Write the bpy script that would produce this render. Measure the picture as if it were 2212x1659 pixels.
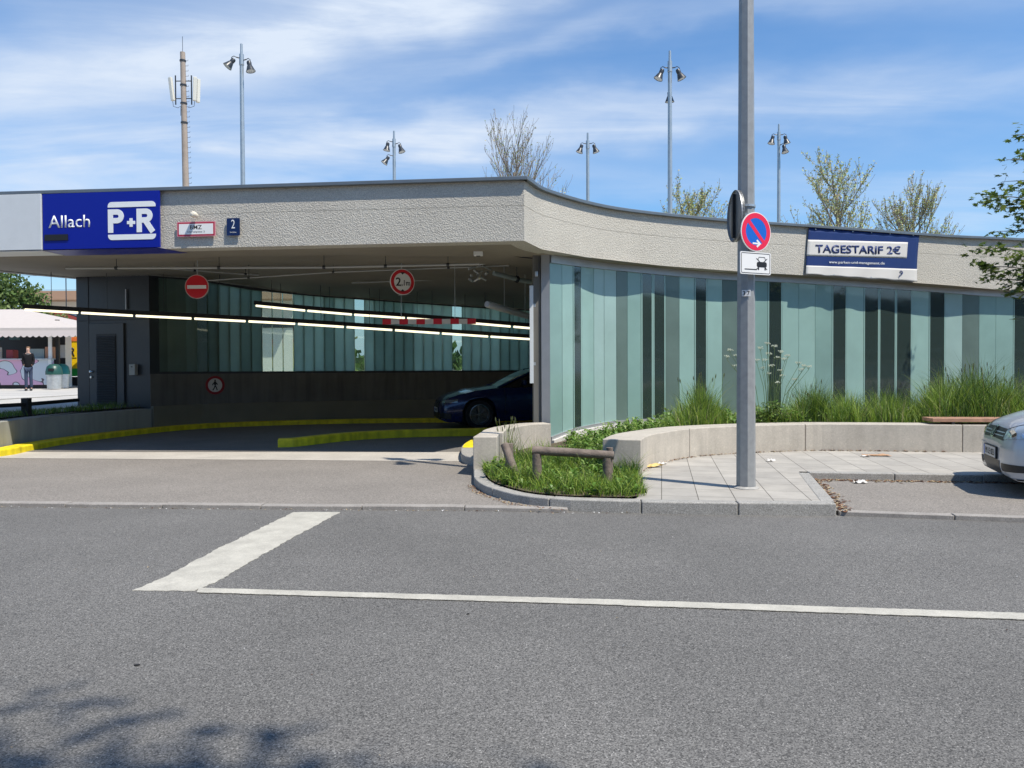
import bpy, bmesh, math, random
from mathutils import Vector, Matrix
R = math.radians
random.seed(7)
for o in list(bpy.data.objects): bpy.data.objects.remove(o)
SC = bpy.context.scene
COL = SC.collection

# ------------------------------------------------------------ camera
W, H, F = 2212.0, 1659.0, 1661.0
cam_d = bpy.data.cameras.new('camera')
cam = bpy.data.objects.new('camera', cam_d); COL.objects.link(cam)
cam_d.sensor_width = 36.0
cam_d.lens = 36.0 * F / W
cam_d.clip_end = 2000
PITCH, ROLL = R(-1.0), 0.0045
cam.matrix_world = Matrix.Translation((0, 0, 1.4)) @ Matrix.Rotation(R(90) + PITCH, 4, 'X') @ Matrix.Rotation(-ROLL, 4, 'Z')
SC.camera = cam
CM = cam.matrix_world.copy(); CO = CM.translation

def ray(px, py):
    return (CM.to_3x3() @ Vector(((px - W/2)/F, -(py - H/2)/F, -1.0)))
def G(px, py, z=0.0):            # point of the level z seen at (px, py) of the photograph
    d = ray(px, py); t = (z - CO.z)/d.z
    return CO + d*t
def P(px, py, Y):                # point at distance Y seen at (px, py)
    d = ray(px, py); return CO + d*((Y - CO.y)/d.y)
def ZH(px, py, x, y):            # height at plan point (x, y) seen at row py
    return P(px, py, y).z

# ------------------------------------------------------------ sun and sky
SUN_EL = R(59.5)
sx, sy = 0.771, -0.637
sd = bpy.data.lights.new('sun', 'SUN'); sun = bpy.data.objects.new('sun', sd); COL.objects.link(sun)
sd.energy = 4.2; sd.angle = R(0.5); sd.color = (1.0, 0.93, 0.82)
sv = Vector((sx*math.cos(SUN_EL), sy*math.cos(SUN_EL), math.sin(SUN_EL)))
sun.rotation_euler = sv.to_track_quat('Z', 'Y').to_euler()
sun.location = (10, -10, 30)
wd = bpy.data.worlds.new('World'); SC.world = wd; wd.use_nodes = True
nt = wd.node_tree; nt.nodes.clear()
def N(t, **k):
    n = nt.nodes.new(t)
    for a, b in k.items(): setattr(n, a, b)
    return n
sky = N('ShaderNodeTexSky', sky_type='NISHITA', sun_disc=False)
sky.sun_elevation = SUN_EL
sky.sun_rotation = math.atan2(sx, sy)
sky.air_density = 1.15; sky.dust_density = 0.25; sky.ozone_density = 3.0
bgn = N('ShaderNodeBackground'); bgn.inputs[1].default_value = 0.115
wo = N('ShaderNodeOutputWorld')
tc = N('ShaderNodeTexCoord'); sep = N('ShaderNodeSeparateXYZ')
nt.links.new(tc.outputs['Generated'], sep.inputs[0])
add = N('ShaderNodeMath', operation='ADD'); add.inputs[1].default_value = 0.10
mx = N('ShaderNodeMath', operation='MAXIMUM'); mx.inputs[1].default_value = 0.02
nt.links.new(sep.outputs[2], mx.inputs[0]); nt.links.new(mx.outputs[0], add.inputs[0])
dx = N('ShaderNodeMath', operation='DIVIDE'); dy = N('ShaderNodeMath', operation='DIVIDE')
nt.links.new(sep.outputs[0], dx.inputs[0]); nt.links.new(add.outputs[0], dx.inputs[1])
nt.links.new(sep.outputs[1], dy.inputs[0]); nt.links.new(add.outputs[0], dy.inputs[1])
cb = N('ShaderNodeCombineXYZ'); nt.links.new(dx.outputs[0], cb.inputs[0]); nt.links.new(dy.outputs[0], cb.inputs[1])
def cloud(scale, rot, stretch, loc, lo, hi, det=6, rough=.52, dist=.5):
    mp = N('ShaderNodeMapping'); mp.inputs['Rotation'].default_value = (0, 0, R(rot))
    mp.inputs['Scale'].default_value = (stretch[0], stretch[1], 1); mp.inputs['Location'].default_value = loc
    nt.links.new(cb.outputs[0], mp.inputs[0])
    nz = N('ShaderNodeTexNoise'); nz.inputs['Scale'].default_value = scale
    nz.inputs['Detail'].default_value = det; nz.inputs['Roughness'].default_value = rough
    nz.inputs['Distortion'].default_value = dist
    nt.links.new(mp.outputs[0], nz.inputs[0])
    mr = N('ShaderNodeMapRange', interpolation_type='SMOOTHSTEP')
    mr.inputs['From Min'].default_value = lo; mr.inputs['From Max'].default_value = hi
    nt.links.new(nz.outputs[0], mr.inputs[0])
    return mr
def mth(op, a, b=None, c=None, clamp=False):
    n = N('ShaderNodeMath', operation=op, use_clamp=clamp)
    for i, v in enumerate((a, b, c)):
        if v is None: continue
        if isinstance(v, (int, float)): n.inputs[i].default_value = v
        else: nt.links.new(v, n.inputs[i])
    return n.outputs[0]
c1 = cloud(.62, -22, (.62, 1.15), (5.2, .7, 0), .42, .70, 6, .5, .3)
c2 = cloud(2.0, -18, (.42, 1.35), (4.2, 1.1, 0), .30, .74, 8, .60, .6)
c3 = cloud(.9, -25, (.5, 1.3), (2.2, 5.1, 0), .34, .66, 6, .55, .4)
ysafe = mth('MAXIMUM', sep.outputs[1], .05)
wob = N('ShaderNodeTexNoise'); wob.inputs['Scale'].default_value = 3.2; wob.inputs['Detail'].default_value = 6; nt.links.new(cb.outputs[0], wob.inputs[0])
wsep = N('ShaderNodeSeparateColor'); nt.links.new(wob.outputs['Color'], wsep.inputs[0])
U = mth('ADD', mth('DIVIDE', sep.outputs[0], ysafe), mth('MULTIPLY_ADD', wsep.outputs[0], .22, -.11))
V = mth('ADD', mth('DIVIDE', sep.outputs[2], ysafe), mth('MULTIPLY_ADD', wsep.outputs[1], .09, -.045))
tot = 0.0
for (u_, v_, ru, rv, rot, amp) in [(-.46,.41,.42,.085,12,1.25),(-.12,.475,.26,.035,10,.8),(-.30,.275,.40,.042,5,.85),(.05,.325,.30,.030,6,.85),
        (.52,.365,.22,.042,2,.70),(.42,.485,.25,.02,0,.35),(.62,.215,.22,.035,0,.55),(.07,.42,.24,.016,12,.45),(-.62,.24,.22,.035,5,.6),(.2,.24,.3,.02,0,.25)]:
    cr_, sr_ = math.cos(R(rot)), math.sin(R(rot)); du = mth('SUBTRACT', U, u_); dv = mth('SUBTRACT', V, v_)
    p_ = mth('DIVIDE', mth('MULTIPLY_ADD', du, cr_, mth('MULTIPLY', dv, sr_)), ru)
    q_ = mth('DIVIDE', mth('MULTIPLY_ADD', dv, cr_, mth('MULTIPLY', du, -sr_)), rv)
    e_ = mth('EXPONENT', mth('MULTIPLY', mth('ADD', mth('MULTIPLY', p_, p_), mth('MULTIPLY', q_, q_)), -.8))
    tot = mth('MULTIPLY_ADD', e_, amp, tot)
front = mth('GREATER_THAN', sep.outputs[1], .06)
tot = mth('MULTIPLY', tot, front)
tx_ = mth('MULTIPLY_ADD', c2.outputs[0], .62, .34)
tot = mth('MULTIPLY', tot, tx_)
tot = mth('ADD', tot, mth('MULTIPLY', c3.outputs[0], .16))
m3 = N('ShaderNodeMath', operation='MULTIPLY', use_clamp=True); nt.links.new(tot, m3.inputs[0]); m3.inputs[1].default_value = .86
mix = N('ShaderNodeMix', data_type='RGBA'); mix.inputs['B'].default_value = (4.5, 5.1, 6.0, 1)
tint = N('ShaderNodeMix', data_type='RGBA', blend_type='MULTIPLY'); nt.links.new(mth('MULTIPLY', sep.outputs[2], 7.0, None, True), tint.inputs['Factor'])
tint.inputs['B'].default_value = (.52, .80, 1.02, 1)
hz = N('ShaderNodeMix', data_type='RGBA'); hz.inputs['B'].default_value = (2.9, 3.9, 5.2, 1)
nt.links.new(mth('SUBTRACT', 1.0, mth('MULTIPLY', sep.outputs[2], 6.5), None, True), hz.inputs['Factor'])
nt.links.new(sky.outputs[0], tint.inputs['A'])
nt.links.new(m3.outputs[0], mix.inputs['Factor']); nt.links.new(tint.outputs['Result'], hz.inputs['A']); nt.links.new(hz.outputs['Result'], mix.inputs['A'])
nt.links.new(mix.outputs['Result'], bgn.inputs[0]); nt.links.new(bgn.outputs[0], wo.inputs[0])
SC.view_settings.view_transform = 'Standard'; SC.view_settings.look = 'None'
SC.view_settings.exposure = 0.50; SC.view_settings.gamma = 1.0
SC.render.resolution_x = 1024; SC.render.resolution_y = 768
try:
    SC.cycles.max_bounces = 8; SC.cycles.transparent_max_bounces = 24
except Exception: pass

# ------------------------------------------------------------ materials
MT = {}
def mat(name, col, rough=.6, metal=0.0, var=0.0, vs=6.0, bump=0.0, bs=60.0, emit=None, spec=.5, coat=0.0,
        col2=None, speck=0.0, ss=250.0, transl=0.0, stain=0.0, bdist=.01):
    if name in MT: return MT[name]
    m = bpy.data.materials.new(name); m.use_nodes = True; t = m.node_tree; b = t.nodes['Principled BSDF']
    def n(ty, **k):
        q = t.nodes.new(ty)
        for a, c in k.items(): setattr(q, a, c)
        return q
    L = t.links.new
    b.inputs['Base Color'].default_value = (*col, 1); b.inputs['Roughness'].default_value = rough
    b.inputs['Metallic'].default_value = metal; b.inputs['Specular IOR Level'].default_value = spec
    b.inputs['Coat Weight'].default_value = coat; b.inputs['Coat Roughness'].default_value = .03
    tcx = n('ShaderNodeTexCoord'); src = tcx.outputs['Object']
    cur = None
    if var or col2:
        nz = n('ShaderNodeTexNoise'); nz.inputs['Scale'].default_value = vs; nz.inputs['Detail'].default_value = 6
        nz.inputs['Roughness'].default_value = .6; L(src, nz.inputs[0])
        cr = n('ShaderNodeMapRange'); cr.inputs['From Min'].default_value = .3; cr.inputs['From Max'].default_value = .7
        L(nz.outputs[0], cr.inputs[0])
        mm = n('ShaderNodeMix', data_type='RGBA'); L(cr.outputs[0], mm.inputs['Factor'])
        c2_ = col2 or tuple(min(1, c*(1+var)) for c in col)
        c1_ = col if col2 else tuple(c*(1-var) for c in col)
        mm.inputs['A'].default_value = (*c1_, 1); mm.inputs['B'].default_value = (*c2_, 1)
        cur = mm.outputs['Result']
    if speck:
        vo = n('ShaderNodeTexVoronoi'); vo.inputs['Scale'].default_value = ss; L(src, vo.inputs[0])
        sg = n('ShaderNodeSeparateColor'); L(vo.outputs['Color'], sg.inputs[0])
        mr = n('ShaderNodeMapRange'); mr.inputs['To Min'].default_value = 1-speck; mr.inputs['To Max'].default_value = 1+speck*1.0
        L(sg.outputs[0], mr.inputs[0])
        pw = n('ShaderNodeMath', operation='POWER'); L(sg.outputs[1], pw.inputs[0]); pw.inputs[1].default_value = 14
        am = n('ShaderNodeMath', operation='MULTIPLY_ADD'); L(pw.outputs[0], am.inputs[0]); am.inputs[1].default_value = speck*2.2; L(mr.outputs[0], am.inputs[2])
        mm = n('ShaderNodeMix', data_type='RGBA', blend_type='MULTIPLY'); mm.inputs['Factor'].default_value = 1
        if cur: L(cur, mm.inputs['A'])
        else: mm.inputs['A'].default_value = (*col, 1)
        L(am.outputs[0], mm.inputs['B']); cur = mm.outputs['Result']
    if stain:
        mp = n('ShaderNodeMapping'); mp.inputs['Scale'].default_value = (5, 5, .35); L(src, mp.inputs[0])
        nz = n('ShaderNodeTexNoise'); nz.inputs['Scale'].default_value = 1.6; nz.inputs['Detail'].default_value = 5; L(mp.outputs[0], nz.inputs[0])
        mr = n('ShaderNodeMapRange'); mr.inputs['From Min'].default_value = .42; mr.inputs['From Max'].default_value = .7
        mr.inputs['To Min'].default_value = 1; mr.inputs['To Max'].default_value = 1-stain; L(nz.outputs[0], mr.inputs[0])
        mm = n('ShaderNodeMix', data_type='RGBA', blend_type='MULTIPLY'); mm.inputs['Factor'].default_value = 1
        if cur: L(cur, mm.inputs['A'])
        else: mm.inputs['A'].default_value = (*col, 1)
        L(mr.outputs[0], mm.inputs['B']); cur = mm.outputs['Result']
    if cur: L(cur, b.inputs['Base Color'])
    if bump:
        nz = n('ShaderNodeTexNoise'); nz.inputs['Scale'].default_value = bs; nz.inputs['Detail'].default_value = 5; L(src, nz.inputs[0])
        bp = n('ShaderNodeBump'); bp.inputs['Strength'].default_value = bump; bp.inputs['Distance'].default_value = bdist
        L(nz.outputs[0], bp.inputs['Height']); L(bp.outputs[0], b.inputs['Normal'])
    if emit:
        b.inputs['Emission Color'].default_value = (*emit[0], 1); b.inputs['Emission Strength'].default_value = emit[1]
    if transl:
        tr = n('ShaderNodeBsdfTranslucent'); ms = n('ShaderNodeMixShader'); ms.inputs[0].default_value = transl
        if cur: L(cur, tr.inputs[0])
        else: tr.inputs[0].default_value = (*col, 1)
        L(b.outputs[0], ms.inputs[1]); L(tr.outputs[0], ms.inputs[2]); L(ms.outputs[0], t.nodes['Material Output'].inputs[0])
    MT[name] = m; return m

def glass_mat(name, tint, rough=.03, refl=1.5, dirt=0.0):
    if name in MT: return MT[name]
    m = bpy.data.materials.new(name); m.use_nodes = True; t = m.node_tree; t.nodes.clear(); L = t.links.new
    out = t.nodes.new('ShaderNodeOutputMaterial'); tr = t.nodes.new('ShaderNodeBsdfTransparent'); gl = t.nodes.new('ShaderNodeBsdfGlossy')
    df = t.nodes.new('ShaderNodeBsdfDiffuse'); df.inputs[0].default_value = (.32, .5, .45, 1)
    m0 = t.nodes.new('ShaderNodeMixShader'); m0.inputs[0].default_value = dirt
    tr.inputs[0].default_value = (*tint, 1); gl.inputs['Roughness'].default_value = rough
    nz = t.nodes.new('ShaderNodeTexNoise'); nz.inputs['Scale'].default_value = 1.5
    tcx = t.nodes.new('ShaderNodeTexCoord'); L(tcx.outputs['Object'], nz.inputs[0])
    bp = t.nodes.new('ShaderNodeBump'); bp.inputs['Strength'].default_value = .06; bp.inputs['Distance'].default_value = .02
    L(nz.outputs[0], bp.inputs['Height']); L(bp.outputs[0], gl.inputs['Normal'])
    fr = t.nodes.new('ShaderNodeFresnel'); fr.inputs[0].default_value = refl
    ms = t.nodes.new('ShaderNodeMixShader')
    L(fr.outputs[0], ms.inputs[0]); L(tr.outputs[0], m0.inputs[1]); L(df.outputs[0], m0.inputs[2]); L(m0.outputs[0], ms.inputs[1]); L(gl.outputs[0], ms.inputs[2]); L(ms.outputs[0], out.inputs[0])
    MT[name] = m; return m

# ------------------------------------------------------------ mesh builder
class MB:
    def __init__(s): s.v = []; s.f = []; s.mi = []
    def add(s, vs, fs, mi=0):
        o = len(s.v); s.v += [tuple(v) for v in vs]
        for f in fs: s.f.append(tuple(i+o for i in f)); s.mi.append(mi)
        return s
    def box(s, c, d, rz=0, rx=0, ry=0, mi=0):
        M = Matrix.Translation(c) @ Matrix.Rotation(rz, 4, 'Z') @ Matrix.Rotation(ry, 4, 'Y') @ Matrix.Rotation(rx, 4, 'X')
        vs = [M @ Vector((a*d[0]/2, b*d[1]/2, e*d[2]/2)) for e in (-1, 1) for b in (-1, 1) for a in (-1, 1)]
        return s.add(vs, [(0,2,3,1),(4,5,7,6),(0,1,5,4),(2,6,7,3),(0,4,6,2),(1,3,7,5)], mi)
    def tube(s, pts, rad, n=8, caps=True, mi=0, twist=0):
        pts = [Vector(p) for p in pts]
        if not hasattr(rad, '__len__'): rad = [rad]*len(pts)
        base = len(s.v); up = None
        for i, p in enumerate(pts):
            d = (pts[min(i+1, len(pts)-1)] - pts[max(i-1, 0)])
            if d.length < 1e-9: d = Vector((0,0,1))
            d.normalize()
            if up is None:
                up = Vector((0,0,1)) if abs(d.z) < .9 else Vector((0,1,0))
            a = d.cross(up)
            if a.length < 1e-6: a = d.orthogonal()
            a.normalize(); b = a.cross(d).normalized(); up = b
            for k in range(n):
                t = 2*math.pi*k/n + twist
                s.v.append(tuple(p + (a*math.cos(t) + b*math.sin(t))*rad[i]))
        for i in range(len(pts)-1):
            for k in range(n):
                s.f.append((base+i*n+k, base+i*n+(k+1)%n, base+(i+1)*n+(k+1)%n, base+(i+1)*n+k)); s.mi.append(mi)
        if caps:
            s.f.append(tuple(base+k for k in reversed(range(n)))); s.mi.append(mi)
            s.f.append(tuple(base+(len(pts)-1)*n+k for k in range(n))); s.mi.append(mi)
        return s
    def prism(s, poly, z0, z1, mi=0):
        n = len(poly)
        ar = sum(poly[i][0]*poly[(i+1)%n][1]-poly[(i+1)%n][0]*poly[i][1] for i in range(n))
        if ar < 0: poly = list(reversed(poly))
        f0 = z0 if callable(z0) else (lambda x, y: z0); f1 = z1 if callable(z1) else (lambda x, y: z1)
        vs = [(p[0], p[1], f0(p[0], p[1])) for p in poly] + [(p[0], p[1], f1(p[0], p[1])) for p in poly]
        fs = [tuple(reversed(range(n))), tuple(range(n, 2*n))] + [(i, (i+1)%n, n+(i+1)%n, n+i) for i in range(n)]
        return s.add(vs, fs, mi)
    def strip(s, A, B, z0, z1, mi=0):      # solid between plan polylines A and B (same count); z0, z1 numbers or lists
        n = len(A); g = lambda z, i: z[i] if hasattr(z, '__len__') else z
        vs = []
        for i in range(n):
            vs += [(A[i][0], A[i][1], g(z0, i)), (B[i][0], B[i][1], g(z0, i)), (B[i][0], B[i][1], g(z1, i)), (A[i][0], A[i][1], g(z1, i))]
        fs = []
        for i in range(n-1):
            a, b = 4*i, 4*i+4
            fs += [(a, b, b+1, a+1), (a+1, b+1, b+2, a+2), (a+2, b+2, b+3, a+3), (a+3, b+3, b, a)]
        fs += [(0, 1, 2, 3), (4*n-1, 4*n-2, 4*n-3, 4*n-4)]
        return s.add(vs, fs, mi)
    def plate(s, poly, y0, y1, mi=0):       # polygon in local XZ, extruded along Y from y0 (back) to y1 (front, smaller)
        n = len(poly)
        vs = [(p[0], y0, p[1]) for p in poly] + [(p[0], y1, p[1]) for p in poly]
        return s.add(vs, [tuple(range(n)), tuple(reversed(range(n, 2*n)))] + [(i, n+i, n+(i+1)%n, (i+1)%n) for i in range(n)], mi)
    def lathe(s, prof, M=Matrix(), n=16, mi=0):
        o = len(s.v)
        for (r, z) in prof:
            for k in range(n):
                t = 2*math.pi*k/n; s.v.append(tuple(M @ Vector((r*math.cos(t), r*math.sin(t), z))))
        for i in range(len(prof)-1):
            for k in range(n):
                s.f.append((o+i*n+k, o+i*n+(k+1)%n, o+(i+1)*n+(k+1)%n, o+(i+1)*n+k)); s.mi.append(mi)
        return s
    def build(s, name, mats, parent=None, smooth=None, bevel=0, **tags):
        me = bpy.data.meshes.new(name); me.from_pydata(s.v, [], s.f)
        if not isinstance(mats, (list, tuple)): mats = [mats]
        for m in mats: me.materials.append(m)
        if len(mats) > 1: me.polygons.foreach_set('material_index', s.mi)
        me.validate(); me.update()
        bm = bmesh.new(); bm.from_mesh(me); bmesh.ops.recalc_face_normals(bm, faces=bm.faces); bm.to_mesh(me); bm.free()
        if smooth is not None:
            me.shade_smooth(); me.set_sharp_from_angle(angle=R(smooth))
        o = bpy.data.objects.new(name, me); COL.objects.link(o)
        if parent: o.parent = parent
        if bevel:
            b = o.modifiers.new('bevel', 'BEVEL'); b.width = bevel; b.segments = 2; b.limit_method = 'ANGLE'; b.angle_limit = R(40)
        for k, v in tags.items(): o[k] = v
        return o
def tagd(o, label=None, cat=None, group=None, kind=None):
    if label: o['label'] = label
    if cat: o['category'] = cat
    if group: o['group'] = group
    if kind: o['kind'] = kind
    return o
def thing(name, label, cat, loc=(0,0,0), rz=0, group=None):
    o = bpy.data.objects.new(name, None); COL.objects.link(o); o.location = loc; o.rotation_euler = (0, 0, rz); o.empty_display_size = .2
    return tagd(o, label, cat, group)
def copy_tree(o, parent=None):
    c = o.copy(); COL.objects.link(c)
    if parent: c.parent = parent
    for ch in o.children: copy_tree(ch, c)
    return c
def rrect(x0, z0, x1, z1, r, n=5):
    pts = []
    for (cx, cz, a0) in ((x1-r, z1-r, 0), (x0+r, z1-r, 90), (x0+r, z0+r, 180), (x1-r, z0+r, 270)):
        for k in range(n+1):
            a = R(a0 + 90*k/n); pts.append((cx+r*math.cos(a), cz+r*math.sin(a)))
    return list(reversed(pts))
def circ(r, n=48, cx=0, cz=0): return [(cx+r*math.cos(-2*math.pi*k/n), cz+r*math.sin(-2*math.pi*k/n)) for k in range(n)]
def stroke(mb, pts, w, y0, y1, mi=0, closed=False):
    n = len(pts); L_, R_ = [], []
    for i in range(n):
        a = Vector(pts[(i-1) % n if closed else max(i-1, 0)]); b = Vector(pts[i]); c = Vector(pts[(i+1) % n if closed else min(i+1, n-1)])
        d1 = (b-a); d2 = (c-b)
        if d1.length < 1e-9: d1 = d2
        if d2.length < 1e-9: d2 = d1
        d1 = d1.normalized(); d2 = d2.normalized(); t = (d1+d2).normalized(); nn = Vector((-t.y, t.x)); k = min(2.0, 1/max(.3, nn.dot(Vector((-d1.y, d1.x)))))
        L_.append(b+nn*w/2*k); R_.append(b-nn*w/2*k)
    rng = range(n if closed else n-1)
    for i in rng:
        j = (i+1) % n
        mb.plate([tuple(L_[i]), tuple(L_[j]), tuple(R_[j]), tuple(R_[i])], y0, y1, mi)
def text(body, w, h, m, parent, name='lettering', at=(0, 0, 0), depth=.002, bold=0.0, shear=0.0):
    c = bpy.data.curves.new('t', 'FONT'); c.body = body; c.size = 1.0; c.offset = bold; c.resolution_u = 3; c.shear = shear
    o = bpy.data.objects.new('t', c); COL.objects.link(o)
    dg = bpy.context.evaluated_depsgraph_get(); me = bpy.data.meshes.new_from_object(o.evaluated_get(dg))
    bpy.data.objects.remove(o)
    xs = [v.co.x for v in me.vertices]; ys = [v.co.y for v in me.vertices]
    x0, x1, y0, y1 = min(xs), max(xs), min(ys), max(ys)
    kx = w/(x1-x0); ky = (h/(y1-y0)) if h else kx
    for v in me.vertices:
        v.co = Vector((at[0] + (v.co.x-(x0+x1)/2)*kx, at[1], at[2] + (v.co.y-(y0+y1)/2)*ky))
    bm = bmesh.new(); bm.from_mesh(me)
    r = bmesh.ops.extrude_face_region(bm, geom=bm.faces[:])
    for e in r['geom']:
        if isinstance(e, bmesh.types.BMVert): e.co.y -= depth
    bmesh.ops.recalc_face_normals(bm, faces=bm.faces); bm.to_mesh(me); bm.free()
    me.materials.clear(); me.materials.append(m); me.name = name
    q = bpy.data.objects.new(name, me); COL.objects.link(q); q.parent = parent
    return q
def resample(pts, n):
    pts = [Vector(p) for p in pts]; d = [0]
    for i in range(1, len(pts)): d.append(d[-1]+(pts[i]-pts[i-1]).length)
    out = []
    for k in range(n):
        t = d[-1]*k/(n-1); i = 1
        while i < len(d)-1 and d[i] < t: i += 1
        u = (t-d[i-1])/max(1e-9, d[i]-d[i-1]); out.append(pts[i-1].lerp(pts[i], u))
    return out
def spline(pts, n):                # Catmull-Rom through the points, evenly resampled
    pts = [Vector(p) for p in pts]; q = [2*pts[0]-pts[1]] + pts + [2*pts[-1]-pts[-2]]; out = []
    for i in range(1, len(q)-2):
        for k in range(12):
            t = k/12; a, b, c, d = q[i-1], q[i], q[i+1], q[i+2]
            out.append(.5*((2*b)+(c-a)*t+(2*a-5*b+4*c-d)*t*t+(3*b-a-3*c+d)*t**3))
    out.append(pts[-1]); return resample(out, n)
def offset2(pts, d):
    out = []
    for i in range(len(pts)):
        a = pts[max(i-1, 0)]; c = pts[min(i+1, len(pts)-1)]
        t = Vector((c[0]-a[0], c[1]-a[1])).normalized(); out.append(Vector((pts[i][0]-t.y*d, pts[i][1]+t.x*d)))
    return out

# ------------------------------------------------------------ material set
M_asph = mat('asphalt', (.118,.114,.106), .85, var=.16, vs=.5, speck=.64, ss=185, bump=.5, bs=120, bdist=.006)
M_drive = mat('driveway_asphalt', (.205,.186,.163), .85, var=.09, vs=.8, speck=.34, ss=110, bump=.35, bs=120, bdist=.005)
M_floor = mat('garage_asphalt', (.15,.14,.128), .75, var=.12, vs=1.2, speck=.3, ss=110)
M_conc_l = mat('pale_concrete', (.45,.41,.345), .8, var=.12, vs=1.8, bump=.15, bs=40, stain=.12, speck=.06, ss=60)
M_conc_g = mat('grey_concrete', (.36,.35,.325), .8, var=.10, vs=2.2, bump=.15, bs=40, stain=.25, speck=.08, ss=80)
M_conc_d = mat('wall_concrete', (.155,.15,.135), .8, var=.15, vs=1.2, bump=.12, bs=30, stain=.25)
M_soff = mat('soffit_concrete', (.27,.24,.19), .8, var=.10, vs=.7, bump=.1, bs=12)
M_thresh = mat('threshold_concrete', (.43,.40,.35), .8, var=.12, vs=1.5, speck=.08, ss=60)
M_granite = mat('granite', (.30,.29,.265), .75, var=.10, vs=5, speck=.28, ss=140, bump=.3, bs=90, bdist=.004)
M_yellow = mat('yellow_paint', (.84,.67,.015), .6, var=.22, vs=5, stain=.3, bump=.1, bs=40)
M_mark = mat('road_paint', (.44,.42,.36), .65, var=.16, vs=5, speck=.10, ss=150, bump=.3, bs=90, bdist=.003)
M_white = mat('white_paint', (.80,.80,.78), .45)
M_metal = mat('galvanised_steel', (.52,.55,.56), .42, metal=.75, var=.12, vs=9)
M_flash = mat('grey_flashing', (.40,.41,.42), .42, metal=.5, var=.06, vs=4)
M_zinc = mat('zinc_coping', (.20,.22,.23), .4, metal=.6, var=.08, vs=3)
M_dark = mat('anthracite_metal', (.030,.035,.042), .38, var=.1, vs=2)
M_black = mat('black', (.012,.012,.013), .5)
M_rubber = mat('rubber', (.018,.018,.019), .8)
M_soil = mat('soil', (.10,.075,.05), .95, var=.3, vs=14, bump=.6, bs=40)
M_blue = mat('sign_blue', (.003,.012,.27), .35, spec=.4)
M_panelw = mat('white_panel', (.60,.63,.64), .4, var=.03)
M_red = mat('sign_red', (.60,.012,.02), .4)
M_sblue = mat('sign_light_blue', (.005,.12,.55), .4)
M_navy = mat('navy', (.010,.028,.14), .5)
M_tarp = mat('banner_white', (.62,.60,.56), .55)
M_tarpb = mat('banner_blue', (.006,.026,.13), .5)

def fascia_material():
    m = bpy.data.materials.new('bush_hammered_concrete'); m.use_nodes = True; t = m.node_tree; b = t.nodes['Principled BSDF']; L = t.links.new
    n = t.nodes.new; tcx = n('ShaderNodeTexCoord')
    v = n('ShaderNodeTexVoronoi'); v.inputs['Scale'].default_value = 50; v.feature = 'SMOOTH_F1'
    nz = n('ShaderNodeTexNoise'); nz.inputs['Scale'].default_value = 70; nz.inputs['Detail'].default_value = 4; nz.inputs['Roughness'].default_value = .7
    L(tcx.outputs['Object'], v.inputs[0]); L(tcx.outputs['Object'], nz.inputs[0])
    mr = n('ShaderNodeMapRange'); mr.inputs['From Min'].default_value = .34; mr.inputs['From Max'].default_value = .64
    mr.inputs['To Min'].default_value = .66; mr.inputs['To Max'].default_value = 1.16; L(nz.outputs[0], mr.inputs[0])
    n2 = n('ShaderNodeTexNoise'); n2.inputs['Scale'].default_value = 1.1; n2.inputs['Detail'].default_value = 5; L(tcx.outputs['Object'], n2.inputs[0])
    cr = n('ShaderNodeMix'); cr.data_type = 'RGBA'; cr.inputs['A'].default_value = (.47,.44,.38,1); cr.inputs['B'].default_value = (.60,.57,.495,1)
    L(n2.outputs[0], cr.inputs['Factor'])
    mm = n('ShaderNodeMix'); mm.data_type = 'RGBA'; mm.blend_type = 'MULTIPLY'; mm.inputs['Factor'].default_value = 1
    L(cr.outputs['Result'], mm.inputs['A']); L(mr.outputs[0], mm.inputs['B']); L(mm.outputs['Result'], b.inputs['Base Color'])
    ad = n('ShaderNodeMath'); ad.operation = 'ADD'; L(nz.outputs[0], ad.inputs[0]); L(v.outputs['Distance'], ad.inputs[1])
    bp = n('ShaderNodeBump'); bp.inputs['Strength'].default_value = .48; bp.inputs['Distance'].default_value = .022
    L(ad.outputs[0], bp.inputs['Height']); L(bp.outputs[0], b.inputs['Normal']); b.inputs['Roughness'].default_value = .9
    return m
M_fascia = fascia_material()

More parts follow.
